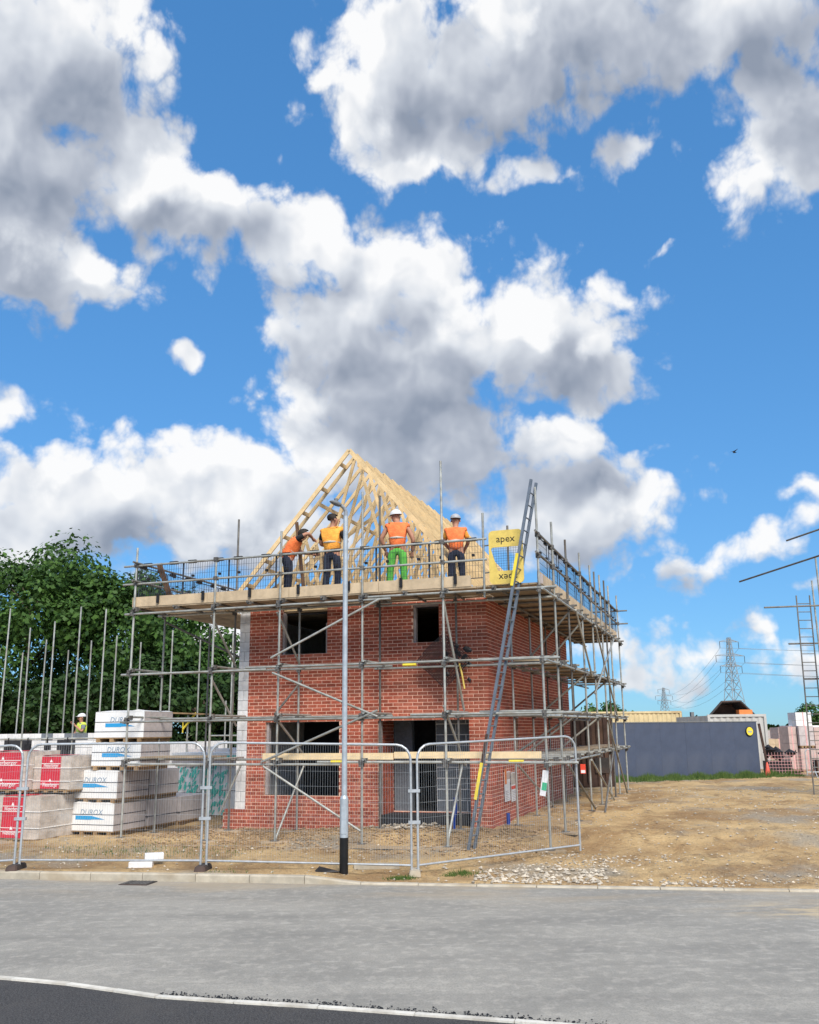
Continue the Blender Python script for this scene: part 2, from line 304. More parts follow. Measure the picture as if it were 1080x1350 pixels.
class MB:
    """collects simple shapes, builds one mesh object"""
    def __init__(s): s.v, s.f, s.mi, s.sm = [], [], [], []
    def poly(s, pts, faces, mi=0, sm=False):
        b = len(s.v); s.v += [tuple(p) for p in pts]
        for f in faces: s.f.append(tuple(b + i for i in f)); s.mi.append(mi); s.sm.append(sm)
    def box(s, lo, hi, mi=0, skip=()):
        x0, y0, z0 = lo; x1, y1, z1 = hi
        pts = [(x0, y0, z0), (x1, y0, z0), (x1, y1, z0), (x0, y1, z0), (x0, y0, z1), (x1, y0, z1), (x1, y1, z1), (x0, y1, z1)]
        fs = {'b': (0, 3, 2, 1), 't': (4, 5, 6, 7), 'y0': (0, 1, 5, 4), 'x1': (1, 2, 6, 5), 'y1': (2, 3, 7, 6), 'x0': (3, 0, 4, 7)}
        s.poly(pts, [f for k, f in fs.items() if k not in skip], mi)
    def bar(s, p0, p1, w, h, up=(0, 0, 1), mi=0):
        p0, p1 = Vector(p0), Vector(p1); d = (p1 - p0).normalized(); u = Vector(up)
        a = d.cross(u)
        if a.length < 1e-4: a = d.cross(Vector((1, 0, 0)))
        a.normalize(); b = a.cross(d).normalized(); a *= w / 2; b *= h / 2
        pts = [p0 - a - b, p0 + a - b, p0 + a + b, p0 - a + b, p1 - a - b, p1 + a - b, p1 + a + b, p1 - a + b]
        s.poly(pts, [(0, 1, 2, 3)[::-1], (4, 5, 6, 7), (0, 1, 5, 4), (1, 2, 6, 5), (2, 3, 7, 6), (3, 0, 4, 7)], mi)
    def tube(s, p0, p1, r0, r1=None, n=8, mi=0, cap=True):
        p0, p1 = Vector(p0), Vector(p1); r1 = r0 if r1 is None else r1; d = (p1 - p0).normalized()
        a = d.cross(Vector((0, 0, 1)))
        if a.length < 1e-3: a = d.cross(Vector((1, 0, 0)))
        a.normalize(); b = d.cross(a)
        pts = []
        for p, r in ((p0, r0), (p1, r1)):
            for i in range(n):
                t = 2 * math.pi * i / n; pts.append(p + a * math.cos(t) * r + b * math.sin(t) * r)
        s.poly(pts, [(i, (i + 1) % n, n + (i + 1) % n, n + i) for i in range(n)], mi, True)
        if cap: s.poly(pts, [tuple(range(n))[::-1], tuple(range(n, 2 * n))], mi)
    def path(s, pts, r, n=8, mi=0):
        for a, b in zip(pts[:-1], pts[1:]): s.tube(a, b, r, n=n, mi=mi)
    def blob(s, c, r, seed=0, mi=0, rough=0.25):
        rnd = random.Random(seed); c = Vector(c); r = Vector(r) if hasattr(r, '__len__') else Vector((r, r, r))
        base = [(1, 0, 0), (0, 1, 0), (-1, 0, 0), (0, -1, 0), (0, 0, 1), (0, 0, -1)]
        pts = [c + Vector((b[0] * r.x, b[1] * r.y, b[2] * r.z)) * (1 + rnd.uniform(-rough, rough)) + Vector((rnd.uniform(-.3, .3) * r.x, rnd.uniform(-.3, .3) * r.y, 0)) for b in base]
        s.poly(pts, [(0, 1, 4), (1, 2, 4), (2, 3, 4), (3, 0, 4), (1, 0, 5), (2, 1, 5), (3, 2, 5), (0, 3, 5)], mi)
    def mesh(s, name, mats):
        me = bpy.data.meshes.new(name); me.from_pydata(s.v, [], s.f)
        for m in (mats if isinstance(mats, (list, tuple)) else [mats]): me.materials.append(M[m])
        me.polygons.foreach_set('material_index', s.mi); me.polygons.foreach_set('use_smooth', s.sm); me.update(); return me
    def build(s, name, mats, parent=None, loc=(0, 0, 0), rot=None):
        return link(name, s.mesh(name, mats), None, parent, loc, rot)

def box_mesh(sx, sy, sz, m, bev=0.0):
    k = ('b', round(sx, 3), round(sy, 3), round(sz, 3), m, bev)
    if k not in MESHES:
        b = MB()
        if not bev:
            b.box((-sx / 2, -sy / 2, -sz / 2), (sx / 2, sy / 2, sz / 2))
        else:
            x, y, z = sx / 2, sy / 2, sz / 2; bm = bmesh.new(); bmesh.ops.create_cube(bm, size=1.0)
            for v in bm.verts: v.co = (v.co.x * sx, v.co.y * sy, v.co.z * sz)
            bmesh.ops.bevel(bm, geom=bm.edges[:], offset=bev, segments=1, affect='EDGES')
            me = bpy.data.meshes.new('box'); bm.to_mesh(me); bm.free(); me.materials.append(M[m]); MESHES[k] = me
            return me
        MESHES[k] = b.mesh('box', m)
    return MESHES[k]

def box(name, lo, hi, m, parent=None, bev=0.0):
    c = [(a + b) / 2 for a, b in zip(lo, hi)]
    return link(name, box_mesh(hi[0] - lo[0], hi[1] - lo[1], hi[2] - lo[2], m, bev), None, parent, c)

def tube(name, p0, p1, m='tube', parent=None, r=0.0242, n=10):
    p0, p1 = Vector(p0), Vector(p1); L = (p1 - p0).length; k = ('t', round(L, 2), r, m, n)
    if k not in MESHES:
        b = MB(); b.tube((0, 0, 0), (0, 0, L), r, n=n); MESHES[k] = b.mesh('tube', m)
    return link(name, MESHES[k], None, parent, p0, (p1 - p0).to_track_quat('Z', 'Y'))

def beam(name, p0, p1, w, h, m, parent=None, up=(0, 0, 1)):
    b = MB(); p0, p1 = Vector(p0), Vector(p1); b.bar((0, 0, 0), p1 - p0, w, h, up)
    return b.build(name, m, parent, p0)

def text_mesh(body, size, m, extrude=0.001, align='CENTER', shear=0.0):
    c = bpy.data.curves.new('lettering', 'FONT'); c.body = body; c.size = size; c.extrude = extrude; c.align_x = align; c.align_y = 'CENTER'; c.shear = shear; c.resolution_u = 2
    o = bpy.data.objects.new('lettering', c); COL.objects.link(o)
    me = bpy.data.meshes.new_from_object(o.evaluated_get(bpy.context.evaluated_depsgraph_get()))
    bpy.data.objects.remove(o); bpy.data.curves.remove(c)
    me.materials.clear(); me.materials.append(M[m]); return me

# lettering and bodies need the dependency graph: make them while the scene is small
TXT = {'apex': text_mesh('apex', 0.20, 'black'), 'durox': text_mesh('DUROX', 0.165, 'ink', shear=0.18),
       'brickmaker': text_mesh('Wienerberger', 0.125, 'white_paint')}


def skin_mesh(joints, bones, root, m, sub=1, extra=None):
    """one continuous skinned surface from joints {name: (co, radius)}"""
    names = list(joints); idx = {n: i for i, n in enumerate(names)}
    me = bpy.data.meshes.new('figure'); me.from_pydata([joints[n][0] for n in names], [(idx[a], idx[b]) for a, b in bones], [])
    o = bpy.data.objects.new('figure', me); COL.objects.link(o)
    o.modifiers.new('skin', 'SKIN').use_smooth_shade = True
    for n in names:
        r = joints[n][1]; sv = me.skin_vertices[0].data[idx[n]]; sv.radius = r if hasattr(r, '__len__') else (r, r); sv.use_root = (n == root)
    s = o.modifiers.new('sub', 'SUBSURF'); s.levels = sub
    out = bpy.data.meshes.new_from_object(o.evaluated_get(bpy.context.evaluated_depsgraph_get()))
    bpy.data.objects.remove(o); out.materials.clear(); out.materials.append(M[m])
    out.polygons.foreach_set('use_smooth', [True] * len(out.polygons))
    if extra:
        bm = bmesh.new(); bm.from_mesh(out); extra(bm); bm.to_mesh(out); bm.free()
    return out

def add_ball(bm, c, r, seg=8):
    g = bmesh.ops.create_uvsphere(bm, u_segments=seg, v_segments=6, radius=1.0)
    for v in g['verts']: v.co = Vector((v.co.x * r[0], v.co.y * r[1], v.co.z * r[2])) + Vector(c)
def add_stick(bm, p, q, r0, r1):
    p, q = Vector(p), Vector(q); g = bmesh.ops.create_cone(bm, segments=6, radius1=r0, radius2=r1, depth=(q - p).length, cap_ends=True)
    mt = Matrix.Translation((p + q) / 2) @ (q - p).to_track_quat('Z', 'Y').to_matrix().to_4x4()
    for v in g['verts']: v.co = mt @ v.co

def person_meshes(pose, vest='hivis_orange', trousers='navy', top='black_cloth', hat='helmet', sleeve=True):
    """figure facing +Y, feet at z = 0; pose holds joint positions"""
    J = dict(pel=(0, 0, 0.95), waist=(0, 0, 1.08), chest=(0, 0.0, 1.30), neck0=(0, 0, 1.46), neck=(0, 0.01, 1.52), chin=(0, 0.035, 1.58), head=(0, 0.03, 1.66), crown=(0, 0.015, 1.74),
             shl=(-0.18, 0, 1.42), ell=(-0.25, 0.02, 1.14), wrl=(-0.24, 0.10, 0.90), shr=(0.18, 0, 1.42), elr=(0.25, 0.02, 1.14), wrr=(0.24, 0.10, 0.90),
             hil=(-0.09, 0, 0.92), knl=(-0.11, 0.02, 0.50), anl=(-0.12, -0.02, 0.09), tol=(-0.14, 0.17, 0.035), hir=(0.09, 0, 0.92), knr=(0.11, 0.02, 0.50), anr=(0.12, -0.02, 0.09), tor=(0.14, 0.17, 0.035))
    J.update(pose); J = {k: Vector(v) for k, v in J.items()}
    R = dict(pel=0.135, waist=0.125, chest=0.145, neck0=0.075, neck=0.055, chin=0.068, head=0.092, crown=0.062, shl=0.065, ell=0.043, wrl=0.032, shr=0.065, elr=0.043, wrr=0.032,
             hil=0.085, knl=0.060, anl=0.044, tol=0.036, hir=0.085, knr=0.060, anr=0.044, tor=0.036)
    B = [('pel', 'waist'), ('waist', 'chest'), ('chest', 'neck0'), ('neck0', 'neck'), ('neck', 'chin'), ('chin', 'head'), ('head', 'crown'), ('chest', 'shl'), ('shl', 'ell'), ('ell', 'wrl'), ('chest', 'shr'), ('shr', 'elr'), ('elr', 'wrr'),
         ('pel', 'hil'), ('hil', 'knl'), ('knl', 'anl'), ('anl', 'tol'), ('pel', 'hir'), ('hir', 'knr'), ('knr', 'anr'), ('anr', 'tor')]
    up = (J['crown'] - J['chin']).normalized(); fw = J.get('face', Vector((0, 1, 0))).normalized(); sd = fw.cross(up).normalized()
    def extra(bm):
        h = J['head']
        add_ball(bm, h + fw * 0.092 - up * 0.02, (0.016, 0.02, 0.022)); 
        for s in (-1, 1): add_ball(bm, h + sd * s * 0.088 - up * 0.01, (0.014, 0.022, 0.03)); add_ball(bm, h + fw * 0.08 + sd * s * 0.03 + up * 0.012, (0.01, 0.01, 0.008))
        add_ball(bm, h + fw * 0.078 - up * 0.062, (0.024, 0.012, 0.008))
        for e, w in (('ell', 'wrl'), ('elr', 'wrr')):
            d = (J[w] - J[e]).normalized(); sd2 = d.cross(Vector((0, 1, 0.2))).normalized(); pal = J[w] + d * 0.085
            add_stick(bm, J[w] + d * 0.0, pal, 0.03, 0.038); nrm = sd2.cross(d)
            for i, (o, L) in enumerate(((-0.028, 0.06), (-0.010, 0.075), (0.010, 0.07), (0.028, 0.055))):
                k = pal + sd2 * o + d * L * 0.5 + nrm * 0.008; add_stick(bm, pal + sd2 * o - d * 0.01, k, 0.0095, 0.009); add_stick(bm, k, k + d * L * 0.4 + nrm * 0.025, 0.009, 0.007)
            t0 = J[w] + d * 0.03 - sd2 * 0.03; add_stick(bm, t0, t0 + d * 0.05 - sd2 * 0.03, 0.012, 0.009)
    body = skin_mesh({k: (J[k], R[k]) for k in R}, B, 'pel', 'skin', 1, extra)
    fat = lambda ks, f: {k: (J[k], R[k] * f) for k in ks}
    out = [('body', body)]
    tj = fat(['pel', 'hil', 'knl', 'hir', 'knr'], 1.16); tj['waist'] = (J['waist'] * 0.6 + J['pel'] * 0.4, 0.145)
    for a in ('anl', 'anr'): tj[a] = (J[a], 0.068)
    out.append(('trousers', skin_mesh(tj, [('waist', 'pel'), ('pel', 'hil'), ('hil', 'knl'), ('knl', 'anl'), ('pel', 'hir'), ('hir', 'knr'), ('knr', 'anr')], 'pel', trousers)))
    if sleeve:
        sj = fat(['chest', 'shl', 'shr', 'neck0'], 1.10); sj['ml'] = (J['shl'].lerp(J['ell'], 0.75), 0.062); sj['mr'] = (J['shr'].lerp(J['elr'], 0.75), 0.062)
        out.append(('shirt', skin_mesh(sj, [('chest', 'neck0'), ('chest', 'shl'), ('shl', 'ml'), ('chest', 'shr'), ('shr', 'mr')], 'chest', top)))
    vj = fat(['waist', 'chest'], 1.22); vj['pel'] = (J['pel'].lerp(J['waist'], -0.25), 0.172); vj['neck0'] = (J['chest'].lerp(J['neck0'], 0.92), 0.10)
    for s in ('l', 'r'): vj['sh' + s] = (J['sh' + s] + Vector((0, 0, 0.005)), 0.088); vj['arm' + s] = (J['sh' + s].lerp(J['el' + s], 0.16), 0.082)
    out.append(('vest', skin_mesh(vj, [('pel', 'waist'), ('waist', 'chest'), ('chest', 'neck0'), ('chest', 'shl'), ('chest', 'shr'), ('shl', 'arml'), ('shr', 'armr')], 'chest', vest)))
    bt = {'a': (J['waist'].lerp(J['chest'], 0.15), 0.205), 'b': (J['waist'].lerp(J['chest'], 0.60), 0.215)}
    out.append(('reflective_band', skin_mesh(bt, [('a', 'b')], 'a', 'reflective')))
    bm = bmesh.new()
    for k in ('l', 'r'): add_stick(bm, J['an' + k] + Vector((0, -0.03, -0.04)), J['to' + k], 0.055, 0.045)
    me = bpy.data.meshes.new('boots'); bm.to_mesh(me); bm.free(); me.materials.append(M['black']); out.append(('boots', me))
    bm = bmesh.new(); h = J['head'] + up * 0.035 - fw * 0.012
    g = bmesh.ops.create_uvsphere(bm, u_segments=16, v_segments=10, radius=1.0); rr = 0.118 if hat.startswith('helmet') else 0.110
    bmesh.ops.delete(bm, geom=[v for v in g['verts'] if v.co.z < (-0.05 if rr > 0.112 else -0.5)], context='VERTS')
    if rr < 0.112: bmesh.ops.delete(bm, geom=[v for v in bm.verts if v.co.y > 0.45 and v.co.z < 0.35], context='VERTS')
    mt = Matrix((sd, fw, up)).transposed().to_4x4()
    for v in bm.verts: v.co = mt @ Vector((v.co.x * rr * 0.92, v.co.y * rr * 1.08, v.co.z * rr)) + h
    if rr > 0.112: add_ball(bm, h + fw * 0.12 - up * 0.004, (0.085, 0.06, 0.008), 12)
    me = bpy.data.meshes.new('hat'); bm.to_mesh(me); bm.free(); me.materials.append(M[hat]); me.polygons.foreach_set('use_smooth', [True] * len(me.polygons)); out.append(('hair' if hat == 'hair' else 'helmet', me))
    return out

PEOPLE = {
    'bent': person_meshes(dict(pel=(0, -0.05, 0.90), waist=(0, 0.0, 1.04), chest=(0.02, 0.13, 1.22), neck0=(0.02, 0.2, 1.34), neck=(0.02, 0.24, 1.39), chin=(0.02, 0.29, 1.43), head=(0.02, 0.31, 1.50), crown=(0.02, 0.30, 1.58), shl=(-0.16, 0.12, 1.33), ell=(-0.2, 0.30, 1.14), wrl=(-0.1, 0.50, 1.10), shr=(0.2, 0.12, 1.34), elr=(0.30, 0.34, 1.48), wrr=(0.14, 0.46, 1.40)), 'hivis_orange', 'navy', 'black_cloth', 'hair'),
    'arms_front': person_meshes(dict(ell=(-0.25, 0.05, 1.15), wrl=(-0.06, 0.25, 1.15), elr=(0.27, 0.06, 1.16), wrr=(0.14, 0.24, 1.30), chin=(0.03, 0.03, 1.58), head=(0.035, 0.02, 1.66), face=(0.85, 0.5, 0)), 'hivis_amber', 'navy', 'black_cloth', 'hair'),
    'looking_down': person_meshes(dict(ell=(-0.30, 0.0, 1.16), wrl=(-0.22, 0.12, 0.92), elr=(0.29, -0.02, 1.14), wrr=(0.26, 0.1, 0.90), chin=(-0.03, 0.06, 1.57), head=(-0.04, 0.06, 1.65), crown=(-0.03, 0.04, 1.73), face=(-0.6, 0.8, 0), knl=(-0.14, 0.05, 0.5), anl=(-0.16, 0.05, 0.09)), 'hivis_orange', 'green_cloth', 'hivis_orange', 'helmet', False),
    'hands_low': person_meshes(dict(ell=(-0.24, 0.08, 1.15), wrl=(-0.12, 0.28, 1.0), elr=(0.24, 0.08, 1.15), wrr=(0.14, 0.28, 1.02)), 'hivis_orange', 'navy', 'hivis_amber', 'helmet_grey'),
    'far': person_meshes(dict(ell=(-0.26, 0.08, 1.18), wrl=(-0.06, 0.24, 1.42), elr=(0.26, 0.06, 1.15), wrr=(0.12, 0.28, 1.05)), 'hivis_yellow', 'navy', 'grey_block', 'helmet')}

# ------------------------------------------------------------------ ground, road, kerbs
from mathutils import noise as mnoise
KS = 0.17; KN = math.sqrt(1 + KS * KS)
E1 = Vector((1 / KN, -KS / KN, 0)); E2 = Vector((KS / KN, 1 / KN, 0)); K0 = Vector((0, 15.36, 0))   # kerb line: along, behind
def ad(x, y):
    p = Vector((x, y, 0)) - K0; return p.dot(E1), p.dot(E2)
def sstep(a, b, x):
    u = min(max((x - a) / (b - a), 0), 1); return u * u * (3 - 2 * u)
def kerb_h(a): return 0.12 - 0.09 * sstep(-1.75, -0.85, a)
A_H = rad(18.9); C0 = Vector((1.614, 19.66, 0))
def ground_z(x, y, bumps=True):
    a, d = ad(x, y)
    if d < 0: return -0.08
    fx = 0.12 + 0.88 * sstep(-4.5, 1.5, x)
    hx, hy = (x - C0.x) * math.cos(A_H) - (y - C0.y) * math.sin(A_H), (x - C0.x) * math.sin(A_H) + (y - C0.y) * math.cos(A_H)
    base = kerb_h(a) + (0.022 * min(d, 4) + 0.19 * sstep(2.8, 5.0, d)) * fx
    base += 0.13 * (1 - fx) * sstep(-1.3, -0.1, hy) * sstep(-7.2, -6.3, hx)
    base += (0.12 - kerb_h(a)) * sstep(0, 4, d) + 0.10 * sstep(0, 6, x - 1.5) * sstep(4, 9, d) * (1 - sstep(12, 24, d))
    if bumps and d > 0.12:
        k = sstep(0.12, 0.8, d) * (1 - sstep(30, 80, d))
        base += k * (0.045 * mnoise.noise((x * 0.9, y * 0.9, 1.3)) + 0.03 * mnoise.noise((x * 2.7, y * 2.7, 5.1)) + 0.016 * mnoise.noise((x * 7, y * 7, 2.2)))
        if x > 2.5 and d > 1:
            for off in (0.0, 1.9, 3.6, 5.4):        # tyre ruts run from the entrance towards the hoarding
                u = (x - 4.2 - off - 0.16 * (y - 15) + 0.35 * math.sin(y * 0.35 + off)); base -= k * 0.045 * math.exp(-(u / 0.2) ** 2) * (0.6 + 0.4 * math.sin(y * 9 + off * 5)) - k * 0.02 * math.exp(-((u - 0.33) / 0.14) ** 2)
        base += k * 0.05 * max(0, 1 - abs(d - 4.2) / 0.9) * (0.5 + mnoise.noise((x * 3.1, y * 3.1, 9)))   # soil thrown up along the house
    return base + 1.1 * sstep(60, 400, d)

def surf_mat(name, build):
    m = bpy.data.materials.new(name); m.use_nodes = True; t = m.node_tree; p = t.nodes['Principled BSDF']
    p.inputs['Specular IOR Level'].default_value = 0.2
    ge = N(t, 'ShaderNodeNewGeometry')
    def nz(scale, detail=5, rough=0.6, stretch=None):
        n = N(t, 'ShaderNodeTexNoise'); n.inputs['Scale'].default_value = scale; n.inputs['Detail'].default_value = detail; n.inputs['Roughness'].default_value = rough
        v = ge.outputs['Position']
        if stretch:
            s = N(t, 'ShaderNodeVectorMath', operation='MULTIPLY'); t.links.new(v, s.inputs[0]); s.inputs[1].default_value = stretch; v = s.outputs[0]
        t.links.new(v, n.inputs['Vector']); return n.outputs[0]
    def mixc(f, a, b):
        x = N(t, 'ShaderNodeMix', data_type='RGBA')
        for i, c in ((6, a), (7, b)):
            if isinstance(c, tuple): x.inputs[i].default_value = c + (1,)
            else: t.links.new(c, x.inputs[i])
        t.links.new(f, x.inputs[0]); return x.outputs[2]
    def bump(h, strength, dist):
        b = N(t, 'ShaderNodeBump'); b.inputs['Strength'].default_value = strength; b.inputs['Distance'].default_value = dist
        t.links.new(h, b.inputs['Height']); t.links.new(b.outputs[0], p.inputs['Normal'])
    build(t, p, ge, nz, mixc, bump); M[name] = m

def dirt(t, p, ge, nz, mixc, bump):
    c = mixc(smooth_(t, nz(0.55, 6, 0.62), 0.36, 0.62), (0.39, 0.25, 0.125), (0.66, 0.47, 0.245))
    c = mixc(smooth_(t, nz(2.3, 6, 0.65, (1, 0.45, 1)), 0.50, 0.66, 0, 0.75), c, (0.28, 0.185, 0.10))
    c = mixc(smooth_(t, nz(0.35, 4), 0.52, 0.66, 0, 0.8), c, (0.37, 0.335, 0.28))         # crushed stone trodden in
    c = mixc(smooth_(t, nz(16, 4, 0.7), 0.57, 0.68, 0, 0.8), c, (0.58, 0.48, 0.33))
    c = mixc(smooth_(t, nz(11, 5, 0.75), 0.56, 0.66, 0, 0.6), c, (0.16, 0.105, 0.06))
    c = mixc(smooth_(t, nz(1.1, 5), 0.62, 0.72, 0, 0.35), c, (0.20, 0.19, 0.08))
    # far away the land turns to rough grass
    cam_d = N(t, 'ShaderNodeVectorMath', operation='LENGTH'); t.links.new(ge.outputs['Position'], cam_d.inputs[0])
    c = mixc(smooth_(t, cam_d.outputs['Value'], 60, 120), c, (0.16, 0.165, 0.075))
    t.links.new(c, p.inputs['Base Color']); p.inputs['Roughness'].default_value = 0.95
    bump(math_(t, 'ADD', nz(7, 6, 0.75), math_(t, 'MULTIPLY', nz(34, 3), 0.5)), 1.0, 0.09)
surf_mat('dirt', dirt)
def asphalt(t, p, ge, nz, mixc, bump):
    c = mixc(smooth_(t, nz(0.45, 6, 0.6, (1, 2.2, 1)), 0.36, 0.66), (0.245, 0.238, 0.218), (0.335, 0.322, 0.29))
    c = mixc(smooth_(t, nz(60, 3, 0.7), 0.42, 0.60, 0, 0.5), c, (0.175, 0.17, 0.16))
    c = mixc(smooth_(t, nz(2.6, 7, 0.7, (0.55, 1.6, 1)), 0.585, 0.68, 0, 0.45), c, (0.46, 0.44, 0.40))  # pale scuffs
    c = mixc(smooth_(t, nz(6.5, 6, 0.72), 0.47, 0.66, 0, 0.42), c, (0.45, 0.425, 0.38))
    c = mixc(smooth_(t, nz(0.9, 5, 0.6, (0.12, 3.0, 1)), 0.52, 0.70, 0, 0.30), c, (0.17, 0.165, 0.155))     # tyre polish along the road
    c = mixc(smooth_(t, nz(1.3, 6, 0.65), 0.60, 0.74, 0, 0.4), c, (0.155, 0.152, 0.148))      # damp and oil
    # mud tracked on from the site: along the far kerb and at the site entrance
    dp = N(t, 'ShaderNodeVectorMath', operation='DOT_PRODUCT'); t.links.new(ge.outputs['Position'], dp.inputs[0]); dp.inputs[1].default_value = tuple(E2)
    near = smooth_(t, math_(t, 'SUBTRACT', dp.outputs['Value'], K0.dot(E2)), -2.2, -0.1)
    c = mixc(math_(t, 'MULTIPLY', near, smooth_(t, nz(0.8, 6, 0.65, (0.5, 1.5, 1)), 0.40, 0.66, 0, 0.75)), c, (0.36, 0.30, 0.22))
    ds = N(t, 'ShaderNodeVectorMath', operation='MULTIPLY_ADD'); t.links.new(ge.outputs['Position'], ds.inputs[0]); ds.inputs[1].default_value = (0.42, 1.1, 0); ds.inputs[2].default_value = (-5.6 * 0.42, -12.9 * 1.1, 0)
    ln = N(t, 'ShaderNodeVectorMath', operation='LENGTH'); t.links.new(ds.outputs[0], ln.inputs[0])
    c = mixc(math_(t, 'MULTIPLY', smooth_(t, ln.outputs['Value'], 1.0, 0.2), smooth_(t, nz(3.0, 6, 0.65, (0.4, 1.3, 1)), 0.42, 0.62, 0, 0.85)), c, (0.47, 0.38, 0.25))
    t.links.new(c, p.inputs['Base Color']); p.inputs['Roughness'].default_value = 0.85
    bump(math_(t, 'ADD', nz(90, 3), math_(t, 'MULTIPLY', nz(8, 4), 0.6)), 0.35, 0.012)
surf_mat('asphalt', asphalt)
def tarmac(t, p, ge, nz, mixc, bump):
    c = mixc(smooth_(t, nz(70, 3, 0.7), 0.35, 0.65), (0.030, 0.030, 0.032), (0.105, 0.103, 0.104))
    c = mixc(smooth_(t, nz(1.5, 5), 0.5, 0.7, 0, 0.4), c, (0.095, 0.09, 0.085))
    t.links.new(c, p.inputs['Base Color']); p.inputs['Roughness'].default_value = 0.8
    bump(nz(80, 3), 0.8, 0.02)
surf_mat('tarmac', tarmac)

def grid_obj(name, avals, dvals, zf, m):
    v, f = [], []
    for d in dvals:
        for a in avals:
            q = K0 + E1 * a + E2 * d; v.append((q.x, q.y, zf(q.x, q.y, a, d)))
    na = len(avals)
    for j in range(len(dvals) - 1):
        for i in range(na - 1):
            f.append((j * na + i, j * na + i + 1, (j + 1) * na + i + 1, (j + 1) * na + i))
    me = bpy.data.meshes.new(name); me.from_pydata(v, [], f); me.materials.append(M[m])
    me.polygons.foreach_set('use_smooth', [True] * len(f)); me.update()
    return link(name, me)

def steps(lo, hi, n): return [lo + (hi - lo) * i / n for i in range(n + 1)]
av = [-3000, -800, -250, -90, -45, -26] + steps(-18, 24, 260) + [30, 40, 55, 90, 250, 800, 3000]
dv = [-1500, -300, -60, -20, -0.09, -0.085] + [0.125, 0.2] + steps(0.3, 11, 90) + steps(11.4, 30, 50) + [35, 42, 52, 65, 90, 130, 200, 320, 600, 1200, 3500]
ground = grid_obj('ground', av, dv, lambda x, y, a, d: ground_z(x, y) if d > 0.1 else (0.0 if d == -0.085 else 0) - 0.08, 'dirt'); tag(ground, kind='structure')
EDGE = [(-30, 17.2), (-9.0, 11.55), (-5.2, 10.25), (-3.95, 9.86), (-3.33, 9.65), (-2.80, 9.40), (-2.35, 9.18), (-1.6, 8.98), (-0.84, 8.80), (0.0, 8.56), (0.82, 8.33), (1.9, 8.0), (4.0, 7.3), (9, 5.6), (30, -2)]
rv, rf = [], []
for i, (x, y) in enumerate(EDGE):          # carriageway: from the near edging to the far kerb
    # the far end lies on the kerb line, straight across
    a, d = ad(x, y); q = K0 + E1 * (a * 1.6) + E2 * (-0.062)
    for k in range(13):
        u = k / 12; rv.append((x + (q.x - x) * u, y + (q.y - y) * u, 0.0 + 0.02 * math.sin(math.pi * u)))
for i in range(len(EDGE) - 1):
    for k in range(12): rf.append((i * 13 + k, (i + 1) * 13 + k, (i + 1) * 13 + k + 1, i * 13 + k + 1))
me = bpy.data.meshes.new('road'); me.from_pydata(rv, [], rf); me.materials.append(M['asphalt']); me.polygons.foreach_set('use_smooth', [True] * len(rf)); me.update()
tag(link('road', me), kind='structure')
fv = [(x, y - 0.03, 0.012) for x, y in EDGE] + [(x, -40, 0.012) for x, y in EDGE]; n = len(EDGE)
me = bpy.data.meshes.new('footpath'); me.from_pydata(fv, [], [(i, n + i, n + i + 1, i + 1) for i in range(n - 1)]); me.materials.append(M['tarmac']); me.update()
tag(link('footpath', me), kind='structure')
edging = tag(empty('path_edging', (0, 0, 0)), kind='structure')
def along(pts, step):
    out = [Vector((*pts[0], 0))]; 
    for p, q in zip(pts[:-1], pts[1:]):
        p, q = Vector((*p, 0)), Vector((*q, 0)); L = (q - p).length; k = max(1, round(L / step))
        out += [p.lerp(q, (i + 1) / k) for i in range(k)]
    return out
ep = along(EDGE[1:13], 0.915)
for p, q in zip(ep[:-1], ep[1:]):
    d = (q - p).normalized() * 0.004; w = random.uniform(-0.003, 0.003)
    beam('edging_stone', p + d + Vector((0, 0, -0.03 + w)), q - d + Vector((0, 0, -0.03 + w)), 0.07, 0.12, 'edging', edging)
# loose tarmac crumbs spilled over the edging
crumb = MB()
for i in range(900):
    u = random.random(); p, q = random.choice([(EDGE[6], EDGE[7]), (EDGE[7], EDGE[8]), (EDGE[8], EDGE[9]), (EDGE[9], EDGE[10]), (EDGE[10], EDGE[11])])
    x = p[0] + (q[0] - p[0]) * u; y = p[1] + (q[1] - p[1]) * u + 0.05 + abs(random.gauss(0, 0.07)); r = random.uniform(0.004, 0.013)
    crumb.blob((x, y, 0.012 + r * 0.4), (r, r, r * 0.6), i)
tag(crumb.build('tarmac_crumbs', 'steel_black'), 'dark tarmac crumbs scattered along the pale path edging', 'crumbs', kind='stuff')
kerb = tag(empty('kerb', tuple(K0)), kind='structure')
STONE = 0.915; a = -1.75 - 16 * STONE
while a < 16:
    h0, h1 = kerb_h(a), kerb_h(a + STONE); b = MB()
    prof = lambda a, h: [(K0 * 0 + E1 * a + E2 * d) + Vector((0, 0, z)) for d, z in ((-0.06, -0.12), (-0.06, h - 0.022), (-0.045, h), (0.065, h), (0.065, -0.12))]
    g = 0.005; P0, P1 = prof(a + g, h0), prof(a + STONE - g, h1); w = random.uniform(-0.002, 0.002)
    b.poly([p + Vector((0, 0, w)) for p in P0 + P1], [(0, 1, 6, 5), (1, 2, 7, 6), (2, 3, 8, 7), (3, 4, 9, 8), (0, 4, 3, 2, 1), (5, 6, 7, 8, 9)])
    b.build('kerb_stone', 'concrete', kerb); a += STONE
gl = thing('road_gully', 'dark iron drain grating set in the road against the kerb', 'drain', tuple(K0 + E1 * -4.45 + E2 * -0.30), -math.atan(KS))
box('frame', (-0.24, -0.2, 0.004), (0.24, 0.2, 0.014), 'skip', gl)
for i in range(7): box('grating_bar', (-0.2 + i * 0.06, -0.16, 0.014), (-0.165 + i * 0.06, 0.16, 0.024), 'fitting', gl)

